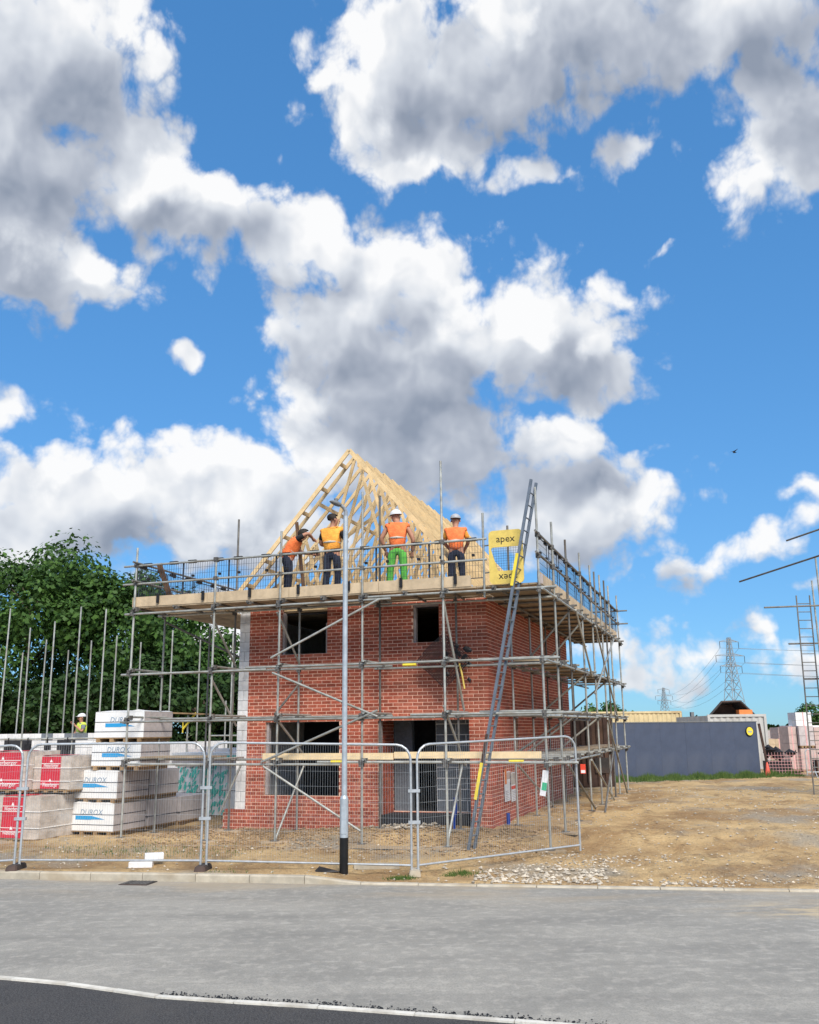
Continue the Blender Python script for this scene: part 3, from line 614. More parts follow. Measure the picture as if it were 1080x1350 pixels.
# loose stone: a spread of crushed rock at the site entrance, clods along the house
st = MB(); cl = MB()
for i in range(9000):
    a = random.uniform(0.9, 13); d = random.uniform(0.1, 5.5)
    q = K0 + E1 * a + E2 * d
    dens = mnoise.noise((q.x * 0.55, q.y * 0.8, 3.3)) + 0.35 - 0.05 * a - 0.16 * d + (0.7 if (a < 3.0 and d < 1.7) else 0)
    if random.random() > dens * 1.6: continue
    r = random.uniform(0.012, 0.038) * (1.25 if a < 4 and d < 1.3 else 0.8); st.blob((q.x, q.y, ground_z(q.x, q.y) + r * 0.3), (r, r * random.uniform(0.6, 1.2), r * 0.7), i)
for i in range(4200):
    q = K0 + E1 * random.uniform(-9, 15) + E2 * random.uniform(0.15, 17)
    r = random.uniform(0.010, 0.032); st.blob((q.x, q.y, ground_z(q.x, q.y) + r * 0.3), (r, r, r * 0.6), i)
for i in range(4200):
    t_ = random.uniform(-1.0, 7.6); s_ = -abs(random.gauss(0.1, 0.75)) if random.random() < 0.8 else random.uniform(-2.4, -1)
    x = C0.x - t_ * math.cos(A_H) + s_ * math.sin(A_H); y = C0.y + t_ * math.sin(A_H) + s_ * math.cos(A_H)
    r = random.uniform(0.010, 0.05) * random.uniform(0.4, 1); cl.blob((x, y, ground_z(x, y) + r * 0.35), (r, r * random.uniform(0.6, 1.1), r * 0.7), i)
tag(st.build('crushed_stone', 'stone'), 'pale crushed stone spread over the earth by the site entrance', 'gravel', kind='stuff')
tag(cl.build('earth_clods', 'clod'), 'lumpy brown earth clods along the foot of the brick wall', 'soil', kind='stuff')

# ------------------------------------------------------------------ the brick house (local frame: x right along the front, y into the house)
RH = -A_H
house = thing('brick_house', 'half-built red brick house with open timber roof trusses inside scaffolding', 'house', tuple(C0), RH)
def HL(x, y, z):      # house frame -> world
    return Vector((C0.x + x * math.cos(A_H) + y * math.sin(A_H), C0.y - x * math.sin(A_H) + y * math.cos(A_H), z))
Z0, CO = 0.24, 0.075; NC = 66; ZT = Z0 + NC * CO
W_L = -5.66; DEP = 10.1
front_open = [(-4.84, -3.70, 4.065, 9), (-1.66, -1.06, 4.215, 5.05), (-5.20, -3.39, 0.99, 2.565), (-2.49, -0.44, 0.0, 2.565)]   # x0,x1,z0,z1
side_open = [(2.26, 2.72, 1.815, 2.64), (6.34, 6.74, 4.215, 5.1)]
front_wall = empty('front_wall', (0, 0, 0), 0, house); side_wall = empty('side_wall', (0, 0, 0), 0, house)
def wall_skin(x0, x1, z0, z1, opens):
    xs = sorted({x0, x1} | {v for o in opens for v in o[:2]}); zs = sorted({z0, z1} | {v for o in opens for v in o[2:4] if z0 < v < z1})
    for xa, xb in zip(xs[:-1], xs[1:]):
        for za, zb in zip(zs[:-1], zs[1:]):
            cx, cz = (xa + xb) / 2, (za + zb) / 2
            if any(o[0] < cx < o[1] and o[2] < cz < o[3] for o in opens): continue
            yield xa, xb, za, zb
mb = MB()
for xa, xb, za, zb in wall_skin(W_L, -0.0035, 0.0, ZT, front_open): mb.box((xa, 0.0035, za), (xb, 0.100, zb))
mb.build('mortar', 'mortar', front_wall)
mb = MB()
for ya, yb, za, zb in wall_skin(0.1, DEP, 0.0, ZT, side_open): mb.box((-0.100, ya, za), (-0.0035, yb, zb))
mb.build('mortar', 'mortar', side_wall)
bricks = []     # (axis, lo, hi)
def courses(axis, start, end, opens, c, z):
    segs = [(start, end)]
    for o in opens:
        if o[2] < z + 0.03 < o[3] and o[2] - 0.01 < z + 0.03:
            ns = []
            for s, e in segs:
                if o[1] <= s or o[0] >= e: ns.append((s, e)); continue
                if s < o[0]: ns.append((s, o[0]))
                if e > o[1]: ns.append((o[1], e))
            segs = ns
    off = 0.1125 if c % 2 else 0.0
    for s, e in segs:
        k = math.floor((s - start - off) / 0.225) - 1
        while True:
            a = start + off + k * 0.225; b = a + 0.212; k += 1
            if a >= e - 0.02: break
            a2, b2 = max(a, s), min(b, e)
            if b2 - a2 < 0.035: continue
            j = random.uniform(-0.0012, 0.0012)
            if axis == 'f': bricks.append(('f', (-b2, j, z), (-a2, 0.1025, z + 0.063)))
            else: bricks.append(('s', (-0.1025, a2, z), (j, b2, z + 0.063)))
for c in range(NC):
    z = Z0 + c * CO + 0.005
    fo = [(-o[1], -o[0], o[2], o[3]) for o in front_open]
    end = -W_L if z > 0.62 else 6.22
    courses('f', 0.0 if c % 2 == 0 else 0.1125, end, fo, c + c % 2, z)
    courses('s', 0.1125 if c % 2 == 0 else 0.0, DEP, side_open, c + c % 2, z)
    if False: pass
mb = MB(); mb.box((-6.2, 0.0035, 0.0), (W_L - 0.001, 0.1, 0.615)); mb.build('plinth_mortar', 'mortar', front_wall)
cam_p = Vector((0, 0, 2.35))
bricks.sort(key=lambda b: ((HL(*[(p + q) / 2 for p, q in zip(b[1], b[2])]) - cam_p).length - 8 * (b[2][0] - b[1][0] if b[0] == 'f' else (b[2][1] - b[1][1]) * 0.5)))
for ax, lo, hi in bricks[:300]: box('brick', lo, hi, 'brick', front_wall if ax == 'f' else side_wall)
for ax, par in (('f', front_wall), ('s', side_wall)):
    mb = MB()
    for b in bricks[300:]:
        if b[0] == ax: mb.box(b[1], b[2], 0, ('y1',) if ax == 'f' else ('x0',))
    tag(mb.build('brickwork', 'brick', par), kind='stuff')
# white aerated block return at the party wall
bw = empty('block_wall', (0, 0, 0), 0, house)
box('joint_fill', (-5.92, 0.030, 0.615), (W_L - 0.004, 0.30, 5.25), 'pale_mortar', bw)
for k in range(21):
    z = 0.625 + k * 0.222
    if z > 5.05: break
    for xa, xb in ([(-5.93, -5.80), (-5.79, W_L - 0.003)] if k % 2 else [(-5.93, W_L - 0.003)]):
        box('block', (xa, 0.02 + random.uniform(-0.003, 0.003), z), (xb, 0.31, z + 0.212), 'white_block', bw)
# inner leaf, floors: a closed dark shell behind the openings
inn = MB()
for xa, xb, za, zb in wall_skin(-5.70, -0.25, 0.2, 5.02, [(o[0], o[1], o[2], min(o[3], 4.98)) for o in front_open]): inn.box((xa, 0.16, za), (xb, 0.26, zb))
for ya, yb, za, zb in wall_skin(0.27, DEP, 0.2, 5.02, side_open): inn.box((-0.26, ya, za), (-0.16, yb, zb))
inn.build('darkened_inner_leaf', 'dark_inside', house)
box('party_wall', (-5.92, 0.32, 0.2), (-5.76, DEP, 5.2), 'white_block', house)
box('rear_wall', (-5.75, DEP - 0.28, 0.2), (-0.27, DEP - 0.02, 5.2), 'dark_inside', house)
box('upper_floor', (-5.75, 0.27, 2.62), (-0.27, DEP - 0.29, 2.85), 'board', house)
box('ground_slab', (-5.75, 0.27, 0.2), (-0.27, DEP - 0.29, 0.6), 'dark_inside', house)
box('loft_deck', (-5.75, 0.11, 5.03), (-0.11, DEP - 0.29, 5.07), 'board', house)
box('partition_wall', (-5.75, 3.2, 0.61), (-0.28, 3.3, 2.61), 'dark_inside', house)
# cavity closers round the openings
for x, z0, z1, w in ((-4.84, 4.07, 5.02, 0.05), (-1.66, 4.22, 5.04, 0.055), (-5.20, 1.0, 2.56, 0.06), (-2.49, 0.62, 2.56, 0.05), (-3.76, 4.07, 4.75, 0.045)):
    box('cavity_closer', (x + 0.002, 0.06, z0), (x + w, 0.17, z1), 'grey_wrap', house)
box('cavity_closer', (-1.60, 0.06, 5.0), (-1.065, 0.17, 5.048), 'grey_wrap', house)
box('cavity_closer', (-0.17, 2.262, 1.82), (-0.05, 2.34, 2.635), 'grey_wrap', house)
for x0, x1, z in ((-5.28, -3.31, 2.568), (-2.57, -0.36, 2.568)): box('steel_lintel', (x0, 0.115, z), (x1, 0.155, z + 0.06), 'tube', house)
# recessed porch: brick reveal, grey block back wall with door opening
pr = empty('porch_recess', (0, 0, 0), 0, house)
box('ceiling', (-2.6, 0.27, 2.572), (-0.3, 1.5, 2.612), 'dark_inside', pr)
box('reveal_mortar', (-2.7, 0.105, 0.24), (-2.502, 1.05, 2.56), 'mortar', pr)
mbr = MB()
for c in range(31):
    z = Z0 + c * CO + 0.005; y = 0.112 + (0.1125 if c % 2 else 0)
    while y < 1.0:
        mbr.box((-2.6, y, z), (-2.494, min(y + 0.215, 1.03), z + 0.065)); y += 0.225
tag(mbr.build('reveal_brickwork', 'brick', pr), kind='stuff')
box('back_joint_fill', (-1.50, 1.05, 0.62), (-0.3, 1.14, 2.57), 'white_block', pr)
for k in range(9):
    z = 0.64 + k * 0.232; x = -1.49 if k % 2 else -1.72
    while x < -0.35:
        xa, xb = max(x, -1.49), min(x + 0.44, -0.31)
        if xb - xa > 0.06: box('block', (xa, 1.045, z), (xb, 1.13, min(z + 0.212, 2.565)), 'grey_block', pr)
        x += 0.462
box('door_pier', (-2.49, 1.05, 0.62), (-2.06, 1.2, 2.565), 'grey_block', pr)
box('plinth_mortar', (-2.49, 0.99, 0.2), (-0.3, 1.04, 0.625), 'mortar', pr)
for c in range(5):
    z = Z0 + c * CO + 0.005; x = -2.49 + (0.1125 if c % 2 else 0)
    while x < -0.34:
        box('brick', (x, 0.982, z), (min(x + 0.215, -0.32), 1.03, z + 0.065), 'brick', pr); x += 0.225
# ------------------------------------------------------------------ roof trusses
XC, ZA, PT, SP = -3.03, 8.72, 1.139, 3.06        # apex line, apex height, slope, half span with tails
def rafter_z(x): return ZA - PT * abs(x - XC)
def member(b, p, q, w, y): b.bar((p[0], y, p[1]), (q[0], y, q[1]), w, 0.033, (0, 1, 0))
MEMB = {}
def truss_part(name, p, q, w, par):
    k = (name, p, q, w)
    if k not in MEMB:
        b = MB(); member(b, p, q, w, 0.0); MEMB[k] = b.mesh(name, 'pine')
    link(name, MEMB[k], None, par)
n_z = math.sqrt(1 + PT * PT); ro = 0.05 * n_z
ys = [0.05 + 0.6 * k for k in range(17)]
for i, y in enumerate(ys):
    tr = empty('roof_truss', (random.uniform(-0.01, 0.01), y, random.uniform(-0.008, 0.008)), 0, house)
    for sg in (-1, 1):
        truss_part('rafter', (XC, ZA - ro), (XC + sg * SP, rafter_z(XC + SP) - ro), 0.08, tr)
        truss_part('web', (XC + sg * 1.0, 5.16), (XC + sg * 0.04, ZA - 0.18), 0.072, tr)
        truss_part('web', (XC + sg * 1.0, 5.16), (XC + sg * 1.55, rafter_z(XC + 1.55) - 0.12), 0.072, tr)
        truss_part('web', (XC + sg * 2.05, 5.16), (XC + sg * 1.60, rafter_z(XC + 1.6) - 0.12), 0.072, tr)
    truss_part('ceiling_tie', (XC - 2.95, 5.14), (XC + 2.95, 5.14), 0.097, tr)
gl = empty('gable_ladder', (0, -0.36, 0), 0, house)
for sg in (-1, 1):
    truss_part('rafter', (XC, ZA - ro), (XC + sg * SP, rafter_z(XC + SP) - ro), 0.097, gl)
    for k in range(7):
        x = XC + sg * (0.25 + k * 0.47); beam('noggin', (x, 0.02, rafter_z(x) - ro), (x, 0.39, rafter_z(x) - ro), 0.036, 0.09, 'pine', gl)
# long braces running along the roof
for sg, h in ((1, 0.9), (-1, 0.9), (1, 2.2), (-1, 2.2)):
    x = XC + sg * (h * 1.0); beam('roof_brace', (x, 0.0, rafter_z(x) - 0.17), (x, 9.7, rafter_z(x) - 0.17), 0.022, 0.09, 'pine', house)
for sg in (-1, 1):
    beam('roof_brace', (XC + sg * 2.9, 0.3, rafter_z(XC + 2.9) - 0.19), (XC + sg * 0.3, 3.2, rafter_z(XC + 0.3) - 0.19), 0.022, 0.09, 'pine', house)
    beam('wall_plate', (XC + sg * 2.86, 0.1, 5.08), (XC + sg * 2.86, 9.9, 5.08), 0.1, 0.05, 'pine', house)
beam('ridge_brace', (XC + 0.06, 0.0, ZA - 0.33), (XC + 0.06, 9.7, ZA - 0.33), 0.022, 0.09, 'pine', house)

# ------------------------------------------------------------------ scaffolding round the house
scaf = thing('scaffolding', 'galvanised tube scaffolding with boarded top platform round the brick house', 'scaffold', tuple(C0), RH)
FIT = []
def gz(x, y): q = HL(x, y, 0); return ground_z(q.x, q.y)
def T(name, p, q, m='tube'): return tube(name, p, q, m, scaf)
def standard(x, y, top, m='tube', bot=None):
    z = gz(x, y) + 0.03 if bot is None else bot
    T('standard', (x, y, z), (x + random.uniform(-0.012, 0.012), y + random.uniform(-0.012, 0.012), top), m)
    if bot is None:
        box('base_plate', (x - 0.075, y - 0.075, z - 0.012), (x + 0.075, y + 0.075, z + 0.002), 'fitting', scaf)
        r = random.uniform(-0.4, 0.4)
        o = box('sole_board', (-0.27, -0.11, -0.018), (0.27, 0.11, 0.018), 'board', scaf); o.location = (x, y, z - 0.028); o.rotation_euler = (0, 0, r)
YO, YI, XO, XI = -1.5, -0.35, 1.5, 0.35
outer_x = [(-7.8, 6.5), (-5.73, 6.1), (-4.14, 6.6), (-2.25, 7.3), (-0.5, 7.8), (1.46, 7.05)]
inner_x = [(-7.75, 5.3), (-5.86, 7.25), (-4.21, 5.05), (-2.3, 7.5), (-0.57, 6.75)]
outer_y = [-0.1, 1.62, 3.55, 5.35, 7.3, 9.2, 11.4]
inner_y = [0.8, 2.8, 4.8, 6.8, 8.9]
for x, tp in outer_x: standard(x, YO, tp)
for x, tp in inner_x: standard(x, YI, tp, 'tube' if tp < 6 else 'tube_dark')
for i, y in enumerate(outer_y): standard(XO, y, 6.6 + random.uniform(-0.03, 0.03), 'tube' if i != 1 else 'tube_dark')
for y in inner_y: standard(XI, y, 5.0, 'tube' if y < 4 else 'tube_dark')
standard(0.35, YO + 0.03, 6.62, 'tube', 4.9); standard(0.6, YI, 6.57, 'tube_dark', 4.9); standard(6.24 - 0.5 - 4.24, 6.2, 6.55, 'tube_dark', 4.6)
standard(XO, 8.2, 6.6, 'tube_dark')
for x, y in ((-7.7, 1.6), (-7.72, 3.6), (-6.6, 1.7)): standard(x, y, 5.0, 'tube_dark')
LIFTS = [1.70, 2.60, 3.63, 4.98]
def ledgers(z, i):
    # front: outer and inner runs of two lapped tubes each
    j = lambda: random.uniform(-0.01, 0.01)
    lap = (-2.9, -0.9, -4.6, -1.8)[i]; xl = (-7.75, -7.95, -8.0, -8.0)[i]
    T('ledger', (xl, YO - 0.05, z + j()), (lap + 0.2, YO - 0.05, z + j())); T('ledger', (lap - 0.3, YO - 0.05, z + 0.055), (XO + (0.55, 0.6, 0.3, 0.3)[i], YO - 0.05, z + 0.05 + j()))
    T('ledger', (-7.9, YI - 0.05, z + 0.07 + j()), (-2.0, YI - 0.05, z + 0.07 + j())); T('ledger', (-2.4, YI - 0.05, z + 0.02), (XO + 0.1, YI - 0.05, z + 0.02 + j()))
    # right-hand side
    T('ledger', (XO + 0.05, -1.7, z + j()), (XO + 0.05, 5.0, z + 0.03 + j())); T('ledger', (XO + 0.05, 4.6, z + 0.06), (XO + 0.05, 11.9, z + 0.05 + j()))
    T('ledger', (XI + 0.05, 0.1, z + 0.05 + j()), (XI + 0.05, 6.2, z + 0.05 + j()), 'tube_dark'); T('ledger', (XI + 0.05, 5.9, z), (XI + 0.05, 11.6, z + j()), 'tube_dark')
    for x, _ in outer_x:
        FIT.extend([(x, YO - 0.03, z), (x, YO - 0.03, z + 0.055)])
    for x, _ in inner_x: FIT.append((x, YI - 0.03, z + 0.04))
    for y in outer_y: FIT.extend([(XO + 0.03, y, z), (XO + 0.03, y + 0.05, z + 0.05)])
    for y in inner_y: FIT.append((XI + 0.03, y, z + 0.03))
for i, z in enumerate(LIFTS): ledgers(z, i)
# transoms (cross tubes) at every lift
for i, z in enumerate(LIFTS):
    n = 1 if i < 3 else 2
    for k in range(len(outer_x) - 1):
        for u in range(n):
            x = outer_x[k][0] + (outer_x[k + 1][0] - outer_x[k][0]) * u / n + 0.09
            T('transom', (x, YO - 0.16, z + 0.055 + 0.05), (x + random.uniform(-0.05, 0.05), YI + 0.22, z + 0.055 + 0.05), 'tube' if i < 3 else 'tube_dark'); FIT.append((x, YO - 0.05, z + 0.09))
    ysr = steps(-1.0, 11.3, 9 if i < 3 else 13)
    for y in ysr:
        T('transom', (XO + 0.16, y, z + 0.1), (XI - 0.30, y + random.uniform(-0.06, 0.06), z + 0.1), 'tube' if i < 3 else 'tube_dark'); FIT.append((XO + 0.05, y, z + 0.08))
# braces
BR = [((-4.27, YO - 0.1, 3.87), (-1.82, YO - 0.1, 4.98)), ((-4.23, YO - 0.1, 3.56), (-1.88, YO - 0.1, 2.63)), ((-4.44, YO - 0.1, 1.75), (-1.88, YO - 0.1, 2.75)),
      ((-4.39, YO - 0.1, 1.67), (-2.24, YO - 0.1, 0.46)),
      ((-4.2, YO, 4.84), (-4.15, YI, 3.70)), ((-4.2, YO, 2.71), (-4.15, YI, 3.45)), ((-4.15, YO, 2.61), (-4.1, YI, 1.9)), ((-4.16, YO, 0.17), (-4.05, YI, 1.67)),
      ((-0.5, YO, 4.91), (-0.44, YI, 2.75)), ((-0.53, YO, 2.82), (-0.44, YI, 1.65)), ((-0.52, YO, 0.2), (-0.5, YI, 1.7)),
      ((-5.8, YO, 4.85), (-5.8, YI, 3.8)), ((-5.75, YI, 2.5), (-5.75, YO, 3.5)), ((-7.7, YI, 4.9), (-5.9, YI + 0.6, 4.0)), ((-6.1, YI, 0.6), (-5.6, YI, 1.65))]
for p, q in BR: T('brace', p, q, 'tube' if abs(p[1] - q[1]) < 0.3 else random.choice(['tube', 'tube_dark']))
RB = [((XO + 0.1, 2.0, 5.0), (XO + 0.1, 4.1, 3.6)), ((XO + 0.1, 5.2, 4.95), (XO + 0.1, 9.0, 2.6)), ((XO + 0.1, 9.1, 4.95), (XO + 0.1, 4.4, 3.2)), ((XO + 0.1, 6.6, 2.6), (XO + 0.1, 10.2, 0.45)),
      ((XO + 0.1, 0.0, 1.65), (XO + 0.1, 3.4, 0.55)), ((XO + 0.1, 3.2, 1.65), (XO + 0.1, 7.0, 0.5)), ((XO + 0.3, 3.5, 0.45), (XO + 0.1, 7.4, 1.75)), ((XO, 1.62, 4.9), (XI, 1.62, 3.7)), ((XO, 1.62, 2.6), (XI, 1.62, 1.8)),
      ((XO, 3.55, 3.6), (XI, 3.55, 2.7)), ((XO, 5.35, 2.6), (XI, 5.35, 1.75)), ((XO, 3.55, 4.9), (XI, 3.55, 3.7)), ((XO, 7.3, 3.6), (XI, 7.3, 2.7)), ((XI, 1.0, 1.6), (XI, 4.8, 0.5)), ((XO + 0.1, 0.1, 2.55), (XI, -0.1, 1.75))]
for p, q in RB: T('brace', p, q, random.choice(['tube', 'tube_dark']))
# top platform: boards, toe boards, rails, brick guards
ZD = 5.145; TH = 0.038
def boards(x0, x1, y0, y1, along_x, z, n, m='board', name='deck_board'):
    if along_x:
        w = (y1 - y0) / n; L = 3.9
        for i in range(n):
            a = x0 - random.uniform(0, 2.0)
            while a < x1:
                lo, hi = max(a, x0), min(a + L, x1)
                if hi - lo > 0.05: box(name, (lo, y0 + i * w + 0.003, z - TH + random.uniform(0, 0.006)), (hi - 0.006, y0 + (i + 1) * w - 0.003, z), m, scaf)
                a += L
    else:
        w = (x1 - x0) / n; L = 3.9
        for i in range(n):
            a = y0 - random.uniform(0, 2.0)
            while a < y1:
                lo, hi = max(a, y0), min(a + L, y1)
                if hi - lo > 0.05: box(name, (x0 + i * w + 0.003, lo, z - TH + random.uniform(0, 0.006)), (x0 + (i + 1) * w - 0.003, hi - 0.006, z), m, scaf)
                a += L
boards(-7.85, 0.18, YO + 0.05, YI - 0.04, True, ZD, 5); boards(-7.85, 0.18, YI + 0.04, YI + 0.27, True, ZD, 1)
boards(0.2, XO - 0.05, YO + 0.05, 11.6, False, ZD, 6); boards(0.005, 0.19, -0.05, 11.6, False, ZD, 1)
boards(-7.85, -6.25, YI + 0.28, 4.0, False, ZD, 7)
a = -7.85
for L in (1.9, 2.0, 2.05, 1.98):      # front toe boards, none at the ladder gap
    b = min(a + L, 0.32); box('toe_board', (a, YO + 0.045, ZD + 0.002), (b - 0.008, YO + 0.083, ZD + 0.222), 'toe', scaf); a = b
for y0 in steps(-1.45, 9.6, 6):
    box('toe_board', (XO - 0.083, y0, ZD + 0.002), (XO - 0.045, y0 + 1.7, ZD + 0.222), 'toe', scaf)
box('toe_board', (XO - 0.083, YO + 0.04, ZD - 0.03), (XO + 0.03, YO + 0.044, ZD + 0.16), 'grey_wrap', scaf)
box('toe_board', (-7.9, YO + 0.06, ZD + 0.002), (-7.86, 3.9, ZD + 0.222), 'toe', scaf)
for z in (ZD + 0.52, ZD + 0.94):
    T('guard_rail', (-8.15, YO + 0.03, z), (-3.6, YO + 0.03, z)); T('guard_rail', (-3.9, YO + 0.03, z + 0.05 - 0.045), (0.42, YO + 0.03, z))
    T('guard_rail', (XO - 0.03, -1.75, z + 0.03), (XO - 0.03, 5.2, z + 0.02), 'tube_dark'); T('guard_rail', (XO - 0.03, 4.9, z), (XO - 0.03, 11.8, z), 'tube_dark')
    T('guard_rail', (-7.75, YO - 0.2, z + 0.05), (-7.75, 4.1, z + 0.05), 'tube_dark'); T('guard_rail', (-7.9, 3.95, z), (-6.1, 3.95, z), 'tube_dark')
    T('guard_rail', (XI, 11.55, z), (XO + 0.3, 11.55, z), 'tube_dark')
    for x, _ in outer_x: FIT.append((x, YO + 0.01, z))
    for y in outer_y: FIT.append((XO - 0.01, y, z))
GM = {}
def brick_guard(w, h, sp=0.058):
    b = MB(); r = 0.0032
    nv = int(w / sp); nh = int(h / 0.115)
    for i in range(nv + 1): b.bar((i * w / nv, 0, 0), (i * w / nv, 0, h), r * 1.7, r * 1.7)
    for i in range(nh + 1): b.bar((0, 0, i * h / nh), (w, 0, i * h / nh), r * 1.5, r * 1.5)
    for p, q in (((0, 0, 0), (0, 0, h)), ((w, 0, 0), (w, 0, h)), ((0, 0, h), (w, 0, h)), ((0, 0, 0), (w, 0, 0))): b.bar(p, q, 0.016, 0.016)
    return b.mesh('brick_guard', 'guard')
gm = brick_guard(1.14, 0.78); gw = brick_guard(0.98, 0.78, 0.10); clip = MB(); clip.box((-0.03, -0.02, -0.10), (0.03, 0.015, 0.10)); clip = clip.mesh('clip', 'black')
hook = MB(); hook.box((-0.10, -0.03, -0.035), (0.10, 0.03, 0.035)); hook = hook.mesh('hook', 'black')
def guards(x, y, dx, dy, n, step, wide=False):
    rz = math.atan2(dy, dx)
    for i in range(n):
        o = link('brick_guard', gw if wide else gm, None, scaf, (x + dx * i * step, y + dy * i * step, ZD + 0.16), (0, 0, rz))
        for u in (0.22, 0.9): link('hook', hook, None, o, (u, -0.01 if dx else 0, 0.79)); link('hook', hook, None, o, (u + 0.02, 0, 0.47), None, (0.25, 1, 0.7))
        link('clip', clip, None, o, (0.55, -0.05 if dx else 0.03, 0.0))
guards(-7.75, YO + 0.066, 1, 0, 7, 1.16); guards(XO - 0.066, -1.4, 0, 1, 11, 1.18, True); guards(-7.83, YO + 0.1, 0, 1, 4, 1.2)
# timber on the first lift and boards laid on the lower side lifts
for i, (xa, xb) in enumerate(((-4.48, -1.6), (-1.58, 1.35))):
    box('timber_rail', (xa, YO + 0.03, 1.80 + 0.02 * i), (xb, YO + 0.09, 1.925 + 0.02 * i), 'new_timber', scaf)
boards(0.5, 1.35, 0.3, 11.0, False, 3.63 + 0.16, 3); boards(0.55, 1.3, 4.5, 11.4, False, 1.70 + 0.16, 3); boards(-7.5, -5.9, YO + 0.1, YI - 0.1, True, 1.70 + 0.16, 4); boards(0.6, 1.2, 3.5, 11.4, False, 2.6 + 0.16, 2)
for (x, z, c) in ((-1.35, 3.63, 'yellow'), (-2.9, 1.76, 'yellow'), (0.75, 1.77, 'yellow')):
    tube('tape_band', (x, YO - 0.05, z), (x + 0.28, YO - 0.05, z), c, scaf, 0.027)
fm = MB()
for i, (x, y, z) in enumerate(FIT):
    a = random.uniform(0.035, 0.05); fm.box((x - a, y - a, z - a), (x + a, y + a, z + a)); fm.tube((x - a * 0.4, y - 0.02, z), (x - a * 0.4 + random.uniform(-.04, .04), y - 0.085, z + random.uniform(-.05, .05)), 0.009, n=5)
tag(fm.build('coupler', 'fitting', scaf), kind='stuff')
# spare timbers standing in the platform's left corner
tm = thing('leaning_timber', 'dark timber offcut leaning on the guard rail at the platform end', 'timber', tuple(HL(-7.0, YO + 0.35, ZD)), RH)
beam('plank', (0, 0, 0), (-0.32, -0.18, 0.98), 0.12, 0.04, 'dark_timber', tm, (0, 1, 0))
tm = thing('standing_post', 'dark brown post standing upright behind the bent worker', 'timber', tuple(HL(-4.0, -0.55, ZD)), RH)
beam('plank', (0, 0, 0), (-0.22, -0.05, 1.85), 0.07, 0.045, 'dark_timber', tm, (0, 1, 0))

# ------------------------------------------------------------------ ladder and its safety gate
lad = thing('ladder', 'aluminium pole ladder with yellow bands leaning on the platform corner', 'ladder', tuple(HL(-0.03, -1.75, 0)), RH)
lb = Vector((0, 0, gz(-0.03, -1.75))); lt = Vector((1.47, -0.02, 7.14)); lw = Vector((0.04, 0.30, 0)); ld = (lt - lb)
for k, off in enumerate((Vector((0, 0, 0)), lw)):
    e = 0.0 if k else 0.0
    for s in (0,): beam('stile', lb + off - ld * 0.0, lt + off, 0.065, 0.05, 'alu', lad, (1, 0, 0.2))
L = ld.length; n = int(L / 0.25)
for i in range(1, n): tube('rung', lb + ld * (i / n), lb + ld * (i / n) + lw, 'alu', lad, 0.015, 8)
for u0, u1 in ((0.13, 0.225), (0.70, 0.79)):
    p, q = lb + ld * u0, lb + ld * u1; d = Vector((-0.02, -0.022, 0.0)); beam('yellow_band', p + d, q + d, 0.066, 0.055, 'yellow', lad, (1, 0, 0.2))
p, q = lb + ld * 0.225, lb + ld * 0.30; beam('stile_sleeve', p + Vector((-.015, -.02, 0)), q + Vector((-.015, -.02, 0)), 0.05, 0.05, 'rust', lad, (1, 0, 0.2))

gt = thing('ladder_safety_gate', 'yellow ladder gate panel with mesh window lettered apex', 'gate', tuple(HL(0.82, YO + 0.0, ZD)), RH)
def rounded(w, z0, z1, r, n=5):
    pts = []
    for cx, cz, a0 in ((w - r, z1 - r, 0), (-w + r, z1 - r, 90), (-w + r, z0 + r, 180), (w - r, z0 + r, 270)):
        for i in range(n + 1): a = rad(a0 + 90 * i / n); pts.append((cx + r * math.cos(a), cz + r * math.sin(a)))
    return pts
def ring_panel(outer, inner, y0, y1):
    b = MB(); n = len(outer)
    P = [(x, y0, z) for x, z in outer] + [(x, y0, z) for x, z in inner] + [(x, y1, z) for x, z in outer] + [(x, y1, z) for x, z in inner]
    F = []
    for i in range(n):
        j = (i + 1) % n; F += [(i, j, n + j, n + i), (2 * n + j, 2 * n + i, 3 * n + i, 3 * n + j), (j, i, 2 * n + i, 2 * n + j), (n + i, n + j, 3 * n + j, 3 * n + i)]
    b.poly(P, F); return b
outer = rounded(0.345, 0.0, 1.08, 0.09); inner = rounded(0.300, 0.36, 0.74, 0.05)
inner = [(x * (1 if z > 0.55 else 0.62), z - (0.0 if z > 0.55 else 0.10)) for x, z in inner]
ring_panel(outer, inner, -0.012, 0.012).build('panel', 'gate_yellow', gt)
mw = MB()
for i in range(13): x = -0.3 + i * 0.05; mw.bar((x, 0, 0.26), (x, 0, 0.75), 0.004, 0.004)
for i in range(11): z = 0.26 + i * 0.05; mw.bar((-0.3, 0, z), (0.3, 0, z), 0.004, 0.004)
mw.build('window_mesh', 'guard', gt)
link('lettering', TXT['apex'], None, gt, (0, -0.0145, 0.90), (rad(90), 0, 0)); link('lettering', TXT['apex'], None, gt, (0.03, -0.0145, 0.13), (rad(90), rad(180), 0))
for z in (0.25, 0.8): tube('hinge_tube', (-0.34, 0.02, z), (-0.47, 0.05, z), 'tube_dark', gt, 0.014)

